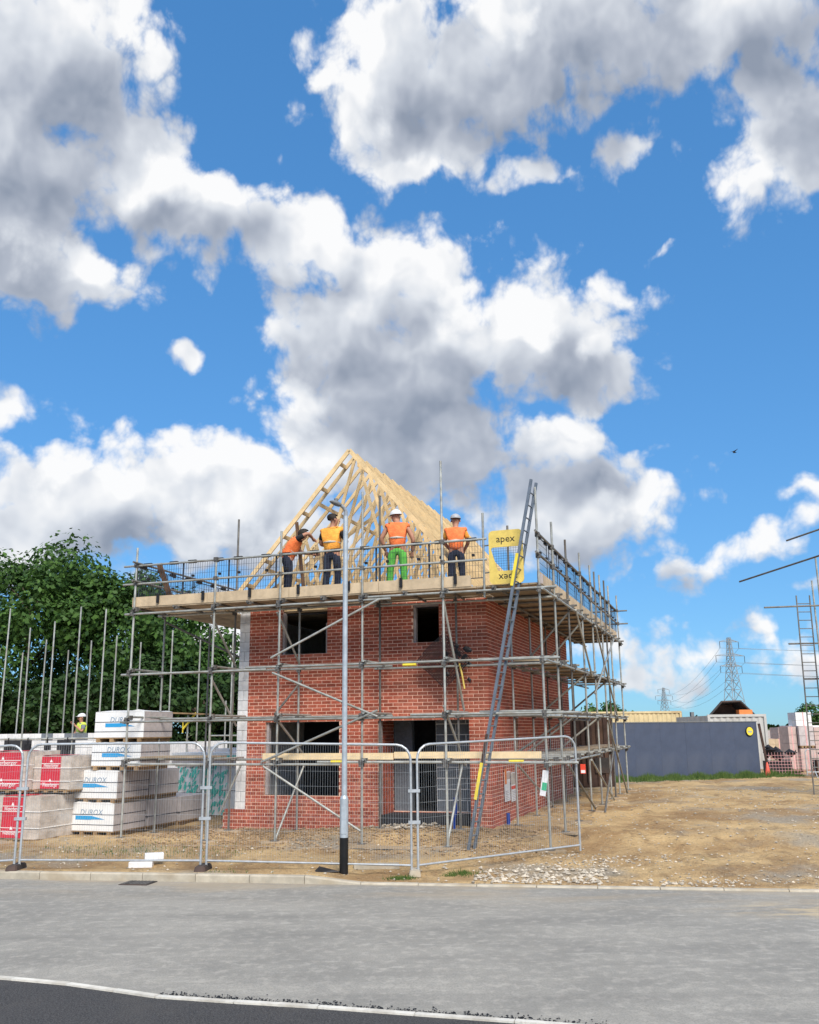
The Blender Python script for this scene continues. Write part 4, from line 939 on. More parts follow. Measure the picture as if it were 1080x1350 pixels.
# black mesh guard hung askew from the inner ledger, with a yellow strap
hm = thing('hanging_mesh_guard', 'crumpled black mesh guard hanging askew on the brick wall', 'mesh panel', tuple(HL(-0.80, YI - 0.02, 3.80)), RH)
b = MB()
def gp(u, v):
    x = (u - v) * 0.62; z = (u + v - 1) * 0.62; return (x - 0.05, 0.06 * math.sin(5 * u + 2 * v) - 0.02, z * 0.92 - 0.02)
NN = 20
for i in range(NN + 1):
    for j in range(NN):
        if (i * 7 + j * 3) % 19 == 0: continue
        b.bar(gp(i / NN, j / NN), gp(i / NN, (j + 1) / NN), 0.016, 0.012); b.bar(gp(j / NN, i / NN), gp((j + 1) / NN, i / NN), 0.016, 0.012)
b.build('mesh', 'black', hm)
b = MB()
for i in range(14): 
    u = random.random(); b.blob((0.25 + 0.28 * random.uniform(-1, 1), -0.03, -0.10 + 0.4 * random.uniform(-1, 1)), (0.06, 0.02, 0.07), i)
tag(b.build('folded_mesh', 'black', hm), kind='stuff')
b = MB(); b.path([(0.30, -0.05, -0.1), (0.36, -0.06, -0.35), (0.40, -0.05, -0.62)], 0.02, 6); b.build('yellow_strap', 'gate_yellow', hm)
# scaffold tag, wall signs, water pipe
sg = thing('scaffold_tag', 'white and green inspection tag hung on the corner scaffold tube', 'tag', tuple(HL(1.40, YO - 0.05, 1.15)), RH)
box('holder', (-0.055, -0.008, 0), (0.055, 0.004, 0.46), 'sign_white', sg).rotation_euler = (0, rad(10), 0)
o = box('green_panel', (-0.045, -0.012, 0.10), (0.045, -0.009, 0.24), 'sign_green', sg); o.rotation_euler = (0, rad(10), 0)
for k, (y, w, zz) in enumerate(((1.32, 0.52, 0.84), (2.0, 0.62, 0.80))):
    s = thing('safety_sign', ('white safety notice with orange header tied on the side wall by the corner', 'white safety notice with red centre hung beside the orange headed notice')[k], 'sign', tuple(HL(0.02, y, zz)), RH, 'notices on the side wall')
    box('board', (0.0, -w / 2, 0), (0.008, w / 2, 0.62), 'sign_white', s)
    if k == 0: box('orange_header', (0.0085, -w / 2, 0.36), (0.011, -w / 2 + 0.20, 0.68), 'orange', s); box('picture', (0.0085, -0.05, 0.46), (0.011, w / 2, 0.60), 'pink_wrap', s)
    else: box('red_band', (0.0085, -w / 2, 0.26), (0.011, w / 2 - 0.1, 0.33), 'sign_red', s); box('picture', (0.0085, -w / 2, 0.36), (0.011, w / 2, 0.6), 'clear_wrap', s)
    b = MB()
    for i in range(6): b.box((0.0085, -w * 0.38, 0.03 + i * 0.035), (0.0105, w * 0.38 - (i % 3) * 0.06, 0.04 + i * 0.035))
    tag(b.build('small_print', 'grey_wrap', s), kind='stuff')
pp = thing('water_pipe', 'blue plastic water pipe sticking up by the porch', 'pipe', tuple(HL(-0.72, -0.3, 0.3)), RH)
b = MB(); b.path([(0, 0, -0.1), (0.0, 0, 0.25), (0.05, -0.02, 0.5), (0.03, -0.02, 0.72)], 0.032, 8); b.build('pipe', 'pipe_blue', pp)
pp = thing('pipe_stub', 'short blue pipe stub against the side wall', 'pipe', tuple(HL(0.12, 0.9, 0.3)), RH)
b = MB(); b.path([(0, 0, -0.1), (0.0, 0, 0.33)], 0.04, 8); b.build('pipe', 'pipe_blue', pp)
# brick rubble heap at the porch threshold
rb = MB()
for i in range(170): 
    q = HL(-2.3 + random.gauss(0.45, 0.38), 0.05 + random.uniform(-0.45, 0.3), 0); r = random.uniform(0.02, 0.055)
    rb.blob((q.x, q.y, ground_z(q.x, q.y) + random.uniform(0, 0.05)), (r, r * 1.3, r * 0.6), i)
tag(rb.build('rubble', 'stone'), 'grey rubble tipped at the porch threshold', 'rubble', kind='stuff')

# ------------------------------------------------------------------ workers
def place_person(key, label, loc, rz, group=None, sc=1.0):
    p = thing('person', label, 'person', tuple(loc), rz, group)
    for n, me in PEOPLE[key]: link(n, me, None, p)
    p.scale = (sc * 1.14, sc * 1.14, sc); return p
place_person('bent', 'bent worker in orange vest reaching forward beside a brown post', HL(-4.25, -0.95, ZD), RH - rad(55), 'workers on the platform')
place_person('arms_front', 'bareheaded worker in amber vest and navy trousers standing on platform', HL(-3.16, -1.0, ZD), RH, 'workers on the platform', 1.04)
place_person('looking_down', 'worker in orange vest, bright green trousers and white helmet', HL(-1.66, -0.95, ZD), RH + rad(15), 'workers on the platform', 1.03)
place_person('hands_low', 'worker in orange hi-vis top and grey helmet behind a tall scaffold tube', HL(-0.42, -0.75, ZD), RH + rad(10), 'workers on the platform', 0.93)

# ------------------------------------------------------------------ street lamp
lp = thing('street_lamp', 'slim grey street lamp column with black base behind the kerb', 'street lamp', (-1.15, 16.17, ground_z(-1.15, 16.17)))
b = MB(); b.tube((0, 0, 0.55), (0, 0, 1.18), 0.072, n=20); b.build('base_section', 'column', lp)
b = MB(); b.tube((0, 0, -0.15), (0, 0, 0.56), 0.0735, n=20); b.build('black_band', 'steel_black', lp)
b = MB(); b.tube((0, 0, 1.18), (0, 0, 1.23), 0.07, 0.048, n=20); b.tube((0, 0, 1.23), (0, 0, 6.05), 0.047, 0.042, n=20)
b.build('shaft', 'column', lp)
o = box('inspection_door', (-0.04, -0.0755, 0.62), (0.04, -0.07, 1.05), 'column', lp)
b = MB(); b.path([(0, 0, 6.0), (0, 0, 6.14), (-0.03, -0.02, 6.20), (-0.08, -0.05, 6.24)], 0.034, 10); b.build('bracket', 'pylon', lp)
b = MB()
prof = [(0.0, 0.035, 0.02), (0.06, 0.085, 0.05), (0.13, 0.12, 0.045), (0.20, 0.085, 0.025), (0.235, 0.02, 0.008)]
pts = []
for x, w, h in prof:
    for i in range(8):
        a = 2 * math.pi * i / 8; pts.append((-0.07 - x * 0.9, -0.03 - x * 0.5 + math.cos(a) * w, 6.25 + x * 0.16 + math.sin(a) * h))
b.poly(pts, [(j * 8 + i, j * 8 + (i + 1) % 8, (j + 1) * 8 + (i + 1) % 8, (j + 1) * 8 + i) for j in range(4) for i in range(8)], 0, True); b.poly(pts, [tuple(range(8)), tuple(range(32, 40))[::-1]])
b.build('lantern', 'roof_grey', lp)
b = MB(); b.tube((-0.17, -0.09, 6.29), (-0.17, -0.09, 6.355), 0.035, n=12); b.build('photocell', 'roof_grey', lp)

# ------------------------------------------------------------------ temporary mesh fence
def fence_panel(p, q, label, zoff=0.0):
    p, q = Vector(p), Vector(q); L = (q - p).length; rz = math.atan2(q.y - p.y, q.x - p.x)
    fp = thing('mesh_fence', label, 'fence', tuple(p), rz, 'temporary fence panels'); H_ = 2.02; dz = q.z - p.z
    pts = [(0, 0, 0.0), (0, 0, H_ - 0.24)] + [(0.24 - 0.24 * math.cos(rad(a)), 0, H_ - 0.24 + 0.24 * math.sin(rad(a))) for a in (22, 45, 68, 90)]
    pts += [(L - x, y, z) for x, y, z in reversed(pts)]
    sh = lambda t: Vector((t[0], t[1], t[2] + dz * t[0] / L))
    b = MB(); b.path([sh(t) for t in pts], 0.021, 10); b.build('frame', 'galv', fp)
    b = MB(); b.tube(sh((0, 0, 0.10)), sh((L, 0, 0.10)), 0.018, n=10); b.build('bottom_rail', 'galv', fp)
    b = MB(); n = int(L / 0.0425); r = 0.0021
    for i in range(1, n):
        x = i * L / n; top = H_ - (0.24 - math.sqrt(max(0, 0.0576 - (0.24 - min(x, L - x)) ** 2)) if min(x, L - x) < 0.24 else 0)
        b.bar(sh((x, 0, 0.10)), sh((x, 0, top)), r, r)
    for i in range(1, 8): z = 0.10 + i * 0.245; b.bar(sh((0, 0, z)), sh((L, 0, z)), r, r)
    tag(b.build('mesh_wire', 'galv', fp), kind='stuff'); return fp
FZ = lambda x, y: ground_z(x, y, False) + 0.045
F = [(-10.25, 17.05), (-6.84, 16.72), (-6.74, 16.71), (-3.57, 16.38), (-3.47, 16.37), (-0.03, 16.07), (0.08, 16.07), (3.02, 17.62)]
P3 = [Vector((x, y, FZ(x, y))) for x, y in F]
fence_panel(P3[0], P3[1], 'mesh fence panel in front of the red wrapped brick packs')
fence_panel(P3[2], P3[3], 'mesh fence panel in front of the white block packs')
fence_panel(P3[4], P3[5], 'mesh fence panel behind the street lamp')
fence_panel(P3[6], P3[7], 'mesh fence panel swung back towards the house corner')
for i, k in enumerate(((1, 2), (3, 4), (5, 6))):
    m_ = (P3[k[0]] + P3[k[1]]) / 2
    ft = thing('rubber_block', ('black rubber fence foot by the red brick packs', 'black rubber fence foot by the loose white blocks', 'concrete fence foot where the panel swings back')[i], 'fence foot', (m_.x, m_.y, ground_z(m_.x, m_.y)), random.uniform(-0.1, 0.1), 'feet of the mesh fence')
    bm = bmesh.new(); bmesh.ops.create_cube(bm, size=1.0)
    for v in bm.verts: v.co = (v.co.x * (0.20 if v.co.z < 0 else 0.16), v.co.y * (0.5 if v.co.z < 0 else 0.44), v.co.z * 0.10 + 0.035)
    bmesh.ops.bevel(bm, geom=bm.edges[:], offset=0.015, segments=2, affect='EDGES'); me = bpy.data.meshes.new('block'); bm.to_mesh(me); bm.free(); me.materials.append(M['skip' if i < 2 else 'concrete']); link('block', me, None, ft)
    cp = thing('steel_clip', ('steel clip joining the fence panels by the red packs', 'steel clip joining the fence panels by the white packs', 'steel clip joining the swung fence panel')[i], 'clip', (m_.x, m_.y, m_.z), 0, 'clips joining the fence panels')
    for z in (0.75, 1.25): box('clip', (-0.10, -0.028, z), (0.10, 0.028, z + 0.05), 'galv', cp)

# ------------------------------------------------------------------ packs of blocks and bricks on pallets
def pallet(par, w, d, h=0.10):
    for i in range(4): x = -w / 2 + 0.05 + i * (w - 0.1 - 0.1) / 3; box('pallet_block', (x, 0.0, 0.0), (x + 0.1, d, h - 0.025), 'pallet', par)
    box('pallet_deck', (-w / 2, 0.0, h - 0.024), (w / 2, d, h), 'pallet', par)
def lumpy_top(b, w, d, z, seed, mi):
    rnd = random.Random(seed); nx = 9; P = []
    for j in range(4):
        for i in range(nx): P.append((-w / 2 + w * i / (nx - 1), d * j / 3, z + (rnd.uniform(0, 0.05) if 0 < i < nx - 1 else 0)))
    b.poly(P, [(j * nx + i, j * nx + i + 1, (j + 1) * nx + i + 1, (j + 1) * nx + i) for j in range(3) for i in range(nx - 1)] , mi, False)
    b.poly([P[i] for i in range(nx)] + [(-w / 2, 0, z - 0.01), (w / 2, 0, z - 0.01)], [tuple(list(range(nx))[::-1]) + (nx, nx + 1)], mi)
def block_pack(label, x, y, z, h=0.66, w=1.27, d=1.2, white=True, seed=0, yaw=0.0):
    p = thing('block_pack', label, 'block pack', tuple(HL(x, y, z)), RH + yaw, 'packs of aerated blocks on pallets'); pallet(p, w, d)
    # rows of blocks seen on the side, wrapped at front
    nb = 5
    for i in range(nb):
        y0 = 0.02 + i * (d - 0.02) / nb; box('block_stack', (-w / 2 + 0.03, y0, 0.102), (w / 2, y0 + (d - 0.02) / nb - 0.004, h), 'block_side', p)
    if white:
        b = MB(); b.box((-w / 2, 0.0, 0.102), (w / 2 + 0.004, 0.018, h + 0.004)); lumpy_top(b, w, d, h + 0.008, seed, 0); b.build('wrapper', 'white', p)
        o = box('blue_arrow', (-0.36, -0.004, h * 0.5), (0.06, -0.001, h * 0.5 + 0.085), 'blue', p)
        b = MB(); b.poly([(0.06, -0.004, h * 0.5 + 0.008), (0.42, -0.004, h * 0.5 + 0.012), (0.06, -0.004, h * 0.5 + 0.085)], [(0, 1, 2)]); b.build('blue_arrow_tip', 'blue', p)
        link('lettering', TXT['durox'], None, p, (0.05, -0.003, h * 0.5 + 0.155), (rad(90), 0, 0))
    for u in ((0.22, 0.6) if white else (0.35,)): box('strap', (-w / 2 - 0.002, -0.006, 0.1 + u * (h - 0.1)), (w / 2 + 0.006, d + 0.003, 0.104 + u * (h - 0.1) + 0.008), 'strap', p)
    return p
zb = 0.10
bx = -8.71 + 0.645; by = 0.0
def hl_of(wx, wy): return ((wx - C0.x) * math.cos(A_H) - (wy - C0.y) * math.sin(A_H), (wx - C0.x) * math.sin(A_H) + (wy - C0.y) * math.cos(A_H))
x0, y0 = hl_of(-7.79, 21.63); cx = x0 + 0.645
zb = ground_z(-7.2, 21.5) - 0.02
block_pack('bottom white wrapped block pack of the stack beside the red packs', cx, y0, zb, 0.67, seed=1)
block_pack('second white wrapped block pack up in the stack beside the red packs', cx + 0.03, y0 + 0.02, zb + 0.69, 0.66, seed=2)
block_pack('third white wrapped block pack up, set to the right on the stack', cx + 0.53, y0 + 0.10, zb + 1.385, 0.58, seed=3, yaw=0.02)
block_pack('topmost white wrapped block pack on the tall stack', cx + 0.57, y0 + 0.10, zb + 2.0, 0.66, seed=4, yaw=0.03)
block_pack('bare grey block pack standing on the ground behind the white stack', cx + 0.02, y0 + 1.27, zb, 0.67, white=False)
block_pack('bare grey block pack upper of two behind the white stack', cx + 0.03, y0 + 1.28, zb + 0.69, 0.66, white=False)
block_pack('low bare block pack last in the row by the insulation', cx + 0.06, y0 + 2.55, zb, 0.66, white=False, d=1.35)
def brick_pack(label, wx, wy, z, w, d, h, red0, red1, yaw=0.0, seed=0):
    x, y = hl_of(wx, wy); p = thing('brick_pack', label, 'brick pack', tuple(HL(x + w / 2, y, z)), RH + yaw, 'red labelled brick packs'); pallet(p, w, d, 0.06)
    bm = bmesh.new(); bmesh.ops.create_cube(bm, size=1.0)
    for v in bm.verts: v.co = (v.co.x * w, (v.co.y + 0.5) * d, (v.co.z + 0.5) * (h - 0.06) + 0.062)
    bmesh.ops.subdivide_edges(bm, edges=bm.edges[:], cuts=5, use_grid_fill=True)
    rnd = random.Random(seed)
    for v in bm.verts:
        v.co.z += rnd.uniform(-0.012, 0.012); v.co.x += rnd.uniform(-0.01, 0.01)
        if v.co.y > 0.01: v.co.y += rnd.uniform(-0.01, 0.01)
    me = bpy.data.meshes.new('shrink_wrap'); bm.to_mesh(me); bm.free(); me.materials.append(M['clear_wrap']); link('shrink_wrap', me, None, p)
    xa, xb = -w / 2 + red0 * w, -w / 2 + red1 * w
    box('red_label', (xa, -0.016, 0.08), (xb, -0.008, h - 0.015), 'red_print', p); box('red_label_top', (xa, -0.006, h + 0.013), (xb, d * 0.5, h + 0.017), 'red_print', p)
    for u in (0.22, 0.78): box('white_line', (xa, -0.0195, h * u), (xb, -0.0175, h * u + 0.012), 'white_paint', p)
    for u in (0.66, 0.13):
        link('lettering', TXT['brickmaker'], None, p, ((xa + xb) / 2, -0.0185, h * u + 0.06), (rad(90), 0, 0), ((xb - xa) / 0.9, 1, 1))
        b = MB(); c = (xa + xb) / 2; b.poly([(c - 0.04, -0.019, h * u + 0.13), (c + 0.04, -0.019, h * u + 0.13), (c, -0.019, h * u + 0.20)], [(0, 1, 2)]); b.build('emblem', 'white_paint', p)
    for u in (0.3, 0.66): box('strap', (-w / 2 - 0.012, -0.018, h * u), (w / 2 + 0.012, d + 0.012, h * u + 0.012), 'white_paint', p)
    return p
zr = ground_z(-8.3, 20.7) - 0.02
brick_pack('lower clear wrapped brick pack with red label at the fence end', -9.0, 20.92, zr, 1.12, 1.15, 0.93, 0.12, 0.60, seed=1)
brick_pack('lower brick pack cut off behind the first fence panel', -10.25, 21.35, zr, 1.15, 1.15, 0.93, 0.2, 0.75, seed=2)
brick_pack('upper brick pack with wide red face stacked over the fence end packs', -9.75, 21.55, zr + 0.98, 1.25, 1.1, 0.88, 0.10, 0.90, seed=3)
brick_pack('upper brick pack with narrow red label next to the white stack', -8.47, 21.38, zr + 0.98, 0.98, 1.2, 0.78, 0.22, 0.74, seed=4)
# insulation rolls in clear and teal film
for i, (wx, wy) in enumerate(((-6.1, 26.2), (-5.35, 26.3), (-4.65, 26.2), (-6.0, 27.0))):
    x, y = hl_of(wx, wy); z = ground_z(wx, wy)
    ip = thing('insulation_bundle', ('teal printed insulation bundle next to the grey block packs', 'middle teal printed insulation bundle of the row', 'clear wrapped insulation bundle against the house end', 'rear insulation bundle half hidden behind the row')[i], 'insulation', (wx, wy, z), RH, 'wrapped insulation bundles')
    b = MB()
    for k in range(3):
        for r_ in range(2):
            cxk = -0.24 + k * 0.24; zz = 0.34 + r_ * 0.66
            b.tube((cxk, 0, zz - 0.33), (cxk, 0, zz + 0.31), 0.13, 0.125, 12)
    b.build('roll', 'white', ip); b = MB(); rnd = random.Random(i)
    for k in range(90 if i != 2 else 25):
        x_ = rnd.uniform(-0.36, 0.34); z_ = rnd.uniform(0.05, 1.3); kx = ((x_ + 0.36) % 0.24) - 0.12; yy = -math.sqrt(max(0.001, 0.0175 - kx * kx)) - 0.006
        b.poly([(x_ - 0.05, yy - 0.004, z_ - 0.06), (x_, yy - 0.004, z_ - 0.06), (x_ + 0.05, yy - 0.004, z_ + 0.06), (x_, yy - 0.004, z_ + 0.06)], [(0, 1, 2, 3)])
    tag(b.build('printed_marks', 'teal', ip), kind='stuff')
    box('film_top', (-0.38, -0.14, 1.33), (0.38, 0.14, 1.38), 'clear_wrap', ip, 0.01)
pl = thing('board_stack', 'flat stack of pale insulation boards lying on the bundles', 'boards', tuple(Vector((-5.4, 26.4, ground_z(-5.4, 26.4) + 1.39))), RH)
for k in range(4): box('board', (-1.2, -0.4, k * 0.07), (1.1, 0.6, k * 0.07 + 0.064), ('grey_wrap', 'white', 'teal', 'white')[k], pl)
for i, (x, y, w) in enumerate(((-4.72, 16.95, 0.40), (-4.52, 17.02, 0.32))):
    lb_ = thing('loose_block', ('white block lying loose behind the mesh fence', 'second white block resting on the loose block')[i], 'block', (x, y, ground_z(x, y) + (0.095 if i else -0.01)), 0.1 + 0.2 * i, 'loose blocks by the fence')
    box('block', (-w / 2, -0.1, 0), (w / 2, 0.1, 0.1), 'white_block', lb_, 0.008)
sl = thing('concrete_slab', 'flat grey slab lying on the earth by the street lamp', 'slab', (-0.62, 16.75, ground_z(-0.62, 16.75)), 0.05); box('slab', (-0.4, -0.12, -0.02), (0.38, 0.14, 0.06), 'concrete', sl, 0.01)
sl = thing('fallen_plank', 'weathered plank lying on the earth in front of the porch', 'plank', tuple(HL(-1.6, -1.7, gz(-1.6, -1.7) + 0.02)), RH + 0.12); box('plank', (-0.7, -0.1, 0), (0.7, 0.1, 0.035), 'board', sl)
ch = thing('cable_chock', 'black plastic chock lying at the foot of the street lamp', 'chock', (-1.42, 16.12, ground_z(-1.42, 16.12)), 0.3)
b = MB(); b.poly([(-0.22, -0.06, 0), (0.2, -0.06, 0), (0.2, 0.06, 0), (-0.22, 0.06, 0), (-0.12, -0.05, 0.09), (-0.12, 0.05, 0.09), (0.1, -0.05, 0.03), (0.1, 0.05, 0.03)], [(0, 1, 6, 4), (2, 3, 5, 7), (0, 4, 5, 3), (4, 6, 7, 5), (1, 2, 7, 6), (0, 3, 2, 1)]); b.build('wedge', 'black', ch)

# ------------------------------------------------------------------ trees
def tree(name, label, x, y, h, r, n, leafm='leaf', trunk_r=0.28, low=0.15, seed=0, leaf=0.30, group='trees beyond the site'):
    rnd = random.Random(seed); z0 = ground_z(x, y, False); t = thing(name, label, 'tree', (x, y, z0), 0, group)
    b = MB(); P = Vector((0, 0, -0.2)); limbs = []
    for k in range(6):
        q = P + Vector((rnd.uniform(-.15, .15), rnd.uniform(-.15, .15), h * 0.12)); b.tube(P, q, trunk_r * (1 - k * 0.13), trunk_r * (1 - (k + 1) * 0.13), 9); P = q; limbs.append(q.copy())
    clumps = []
    for k in range(16 + int(r * 5)):
        a = rnd.uniform(0, 2 * math.pi); u = rnd.random(); zz = h * (low + (0.93 - low) * u); rr = r * (0.35 + 0.65 * math.sin(math.pi * min(1, 0.18 + 0.8 * (1 - u)))) * rnd.uniform(0.35, 1.0)
        c = Vector((math.cos(a) * rr, math.sin(a) * rr, zz)); clumps.append((c, r * rnd.uniform(0.22, 0.40)))
        if k % 2 == 0:
            p = limbs[min(5, int(u * 6))]; m_ = p.lerp(c, 0.5) + Vector((0, 0, 0.2)); b.tube(p, m_, 0.09, 0.06, 5); b.tube(m_, c, 0.06, 0.02, 5)
    b.build('trunk', 'bark', t)
    v, f = [], []
    for i in range(n):
        c, cr = clumps[i % len(clumps)]; d = Vector((rnd.gauss(0, 1), rnd.gauss(0, 1), rnd.gauss(0, 0.8))); d.normalize()
        p = c + d * cr * (rnd.random() ** 0.38); s = leaf * rnd.uniform(0.5, 1.2)
        nrm = (d + Vector((rnd.gauss(0, .6), rnd.gauss(0, .6), rnd.gauss(0, .6) + 0.5))).normalized(); a = nrm.orthogonal().normalized(); q = nrm.cross(a)
        th = rnd.uniform(0, 6.28); a, q = a * math.cos(th) + q * math.sin(th), q * math.cos(th) - a * math.sin(th)
        k = len(v); v += [p - a * s * 0.5, p + q * s * 0.32, p + a * s * 0.5, p - q * s * 0.32]; f.append((k, k + 1, k + 2, k + 3))
    me = bpy.data.meshes.new('crown'); me.from_pydata(v, [], f); me.materials.append(M[leafm]); me.update()
    link('crown', me, None, t); return t
for i, (x, y, h, r, n) in enumerate(((-28.5, 52, 12.2, 5.6, 26000), (-22.2, 54, 12.9, 5.6, 29000), (-16.7, 52, 11.2, 4.6, 22000), (-13.2, 51, 9.4, 3.7, 14000), (-9.9, 53, 7.2, 2.9, 8000), (-6.6, 55, 6.4, 2.7, 6000))):
    tree('oak_tree', ('broad dark oak tree at the edge behind the poles', 'tallest dark oak tree behind the scaffold poles', 'rounded oak tree behind the left end of the platform', 'smaller oak tree sloping down beneath the platform', 'low round tree behind the house end', 'low tree hidden behind the house end')[i], x, y, h, r, n, 'leaf', 0.35, 0.12, i + 3, 0.34)
for i, (x, y) in enumerate(((-30, 47), (-26.2, 48), (-22.6, 47), (-19.4, 48), (-16.2, 47.5), (-13.2, 48), (-10.4, 48), (-7.6, 49))):
    tree('hedge_bush', 'dense dark bush filling the hedge under the oak trees', x, y, 5.0 + 0.6 * (i % 3), 2.7, 6500, 'leaf2', 0.12, 0.05, 40 + i, 0.32, 'hedge bushes under the oaks')
for i, (x, y, h, r) in enumerate(((29.5, 110, 4.6, 3.4), (64, 150, 5.2, 3.0), (73, 162, 5.8, 3.6), (84, 172, 5.6, 4.4))):
    tree('far_tree', ('low dome of green bush beyond the beige container', 'distant round tree past the brick packs', 'distant tallest tree past the brick packs', 'distant broad tree at the field edge')[i], x - (7.3 if i == 0 else 0), y, h, r, 3500, 'leaf', 0.25, 0.1, 70 + i, 0.5, 'far trees over the fields')
hd = MB()
rnd = random.Random(5)
for k in range(9000):
    x = rnd.uniform(-60, 330); y = 420 + rnd.uniform(-10, 10); z = ground_z(x, y, False) + abs(rnd.gauss(0, 1.6)) * (0.6 + 0.5 * math.sin(x * 0.11) + 0.3 * math.sin(x * 0.37)); s = rnd.uniform(0.5, 1.2)
    hd.poly([(x - s, y, z), (x + s * .2, y - s, z + s), (x + s, y + .3, z + .2), (x, y + s, z - s)], [(0, 1, 2, 3)])
tag(hd.build('distant_hedgerow', 'leaf2'), 'thin dark hedgerow along the far edge of the fields', 'hedge', kind='stuff')

# ------------------------------------------------------------------ neighbouring plot: block walls, poles, worker
sh = thing('block_house_shell', 'low white block walls of the next house plot under its poles', 'building', (-14.5, 31.5, ground_z(-12, 31)), RH)
box('joint_fill', (-3.0, 0.02, 0), (5.2, 0.26, 2.06), 'pale_mortar', sh)
for k in range(10):
    z = k * 0.225; x = -3.0 - (0.22 if k % 2 else 0)
    while x < 5.2:
        if k > 4: box('block', (x, random.uniform(-0.004, 0.004), z), (min(x + 0.44, 5.22), 0.25, z + 0.212), 'white_block' if random.random() < 0.8 else 'grey_block', sh)
        x += 0.452
box('side_wall', (5.23, 0.3, 0), (5.45, 7.0, 1.9), 'white_block', sh); box('window_shade_plate', (1.2, -0.012, 1.35), (2.3, -0.006, 2.04), 'dark_inside', sh); box('window_shade_plate', (3.3, -0.012, 1.45), (4.0, -0.006, 2.04), 'dark_inside', sh)  # thin dark plates on the wall face stand for the shade of window openings
sc2 = thing('pole_scaffold', 'row of tall bare scaffold poles over the next plot before the trees', 'scaffold', (-14.5, 30.6, ground_z(-12, 30)), RH)
rnd = random.Random(11)
for k in range(9):
    x = -2.4 + k * 0.95
    for y, tp in ((0.0, 5.9), (1.5, 5.25)):
        tube('standard', (x + (0.3 if y else 0), y, 0), (x + (0.3 if y else 0) + rnd.uniform(-.05, .05), y, tp + rnd.uniform(-0.35, 0.35)), 'tube', sc2)
for z in (1.55, 2.05): tube('guard_rail', (-3.0, -0.05, z), (6.6, -0.05, z + 0.02), 'tube', sc2)
tube('ledger', (-3, -0.05, 1.2), (6.6, -0.05, 1.2), 'tube_dark', sc2)
for k in range(10): box('guard_clip', (-2.7 + k * 0.75, -0.1, 1.72), (-2.5 + k * 0.75, -0.02, 1.9), 'black', sc2); box('guard_post', (-2.62 + k * 0.75, -0.08, 1.5), (-2.59 + k * 0.75, -0.05, 2.1), 'black', sc2)
for k in range(3): box('deck_board', (-2.9, 0.1 + k * 0.24, 1.22), (6.5, 0.33 + k * 0.24, 1.26), 'board', sc2)
place_person('far', 'distant worker in yellow vest and white helmet above the block wall', (-10.75, 30.75, ground_z(-12, 30) + 1.26 - 0.12), RH + rad(150), None, 0.95)
sc3 = thing('small_scaffold', 'slender scaffold tubes standing behind the insulation bundles', 'scaffold', (-7.6, 29.5, ground_z(-7, 29)), RH)
for x, y, tp in ((0.0, 0, 5.4), (0.9, 0.2, 5.2), (1.9, 0.5, 5.3), (2.9, 0.5, 4.9), (1.2, 1.4, 3.2), (2.2, 1.4, 3.2)): tube('standard', (x, y, 0), (x, y, tp), 'tube', sc3)
for z in (1.6, 2.1, 2.6): tube('ledger', (0.7, 1.4, z), (2.7, 1.4, z), 'tube', sc3)
ob = thing('timber_platform', 'orange brown boards on yellow brackets above the block packs', 'platform', (-8.2, 27.6, ground_z(-8, 27)), RH + 0.1)
for k in range(3): beam('plank', (0, 0.24 * k, 2.82), (2.3, 0.24 * k + 0.1, 2.72), 0.22, 0.04, 'orange' if k == 5 else 'pallet', ob)
for x in (0.0, 1.55): tube('bracket', (x, 0.2, 2.3), (x + 0.35, 0.3, 2.76), 'yellow', ob, 0.03); tube('bracket', (x, 0.2, 2.2), (x, 0.2, 2.62), 'yellow', ob, 0.02); tube('bracket_leg', (x + 0.1, 0.3, 0), (x + 0.1, 0.3, 2.7), 'tube', ob)
lw = thing('low_garden_wall', 'low unfinished wall with brick course and white block top', 'wall', (-6.6, 27.6, ground_z(-6, 27)), RH)
box('mortar', (0, 0.006, 0), (3.4, 0.1, 1.66), 'mortar', lw)
for c in range(15, 22):
    x = 0.9 - (0.11 if c % 2 else 0)
    while x < 3.3: box('brick', (x, 0, c * 0.075), (x + 0.215, 0.05, c * 0.075 + 0.065), 'brick', lw); x += 0.225
for k in range(7): box('block', (0.02 + k * 0.47, 0.11, 1.30), (0.46 + k * 0.47, 0.3, 1.74 + random.uniform(0, 0.12)), 'white_block', lw)

# ------------------------------------------------------------------ right: hoarding, containers, skip, pylons
hA, hB = Vector((3.0, 34.1, 0)), Vector((14.05, 38.6, 0)); hl = (hB - hA).length; hz = math.atan2(hB.y - hA.y, hB.x - hA.x)
hd = thing('site_hoarding', 'long slate blue painted hoarding at the edge of the site', 'hoarding', (hA.x, hA.y, 0.38), hz)
n = round(hl / 1.22); w = hl / n
for k in range(n): box('panel', (k * w + 0.0015, random.uniform(-0.002, 0.002), 0.0), ((k + 1) * w - 0.0015, 0.03, 2.17), 'hoarding', hd)
box('capping', (0, -0.02, 2.172), (hl + 0.02, 0.05, 2.20), 'roof_grey', hd)
for k in range(0, n, 2): box('post', (k * w - 0.04, 0.035, -0.3), (k * w + 0.04, 0.12, 2.15), 'dark_timber', hd)
box('vent_box', (6.3, -0.10, 0.05), (6.75, -0.004, 0.2), 'black', hd)
rs = thing('round_sign', 'round yellow disc sign with black rim on the blue hoarding', 'sign', tuple(hA + (hB - hA).normalized() * (hl - 0.42) + Vector((0.015, -0.04, 2.18))), hz)
b = MB(); b.tube((0, 0.01, 0), (0, -0.012, 0), 0.185, n=28); b.build('rim', 'black', rs); b = MB(); b.tube((0, -0.012, 0), (0, -0.018, 0), 0.165, n=28); b.build('disc', 'yellow', rs)
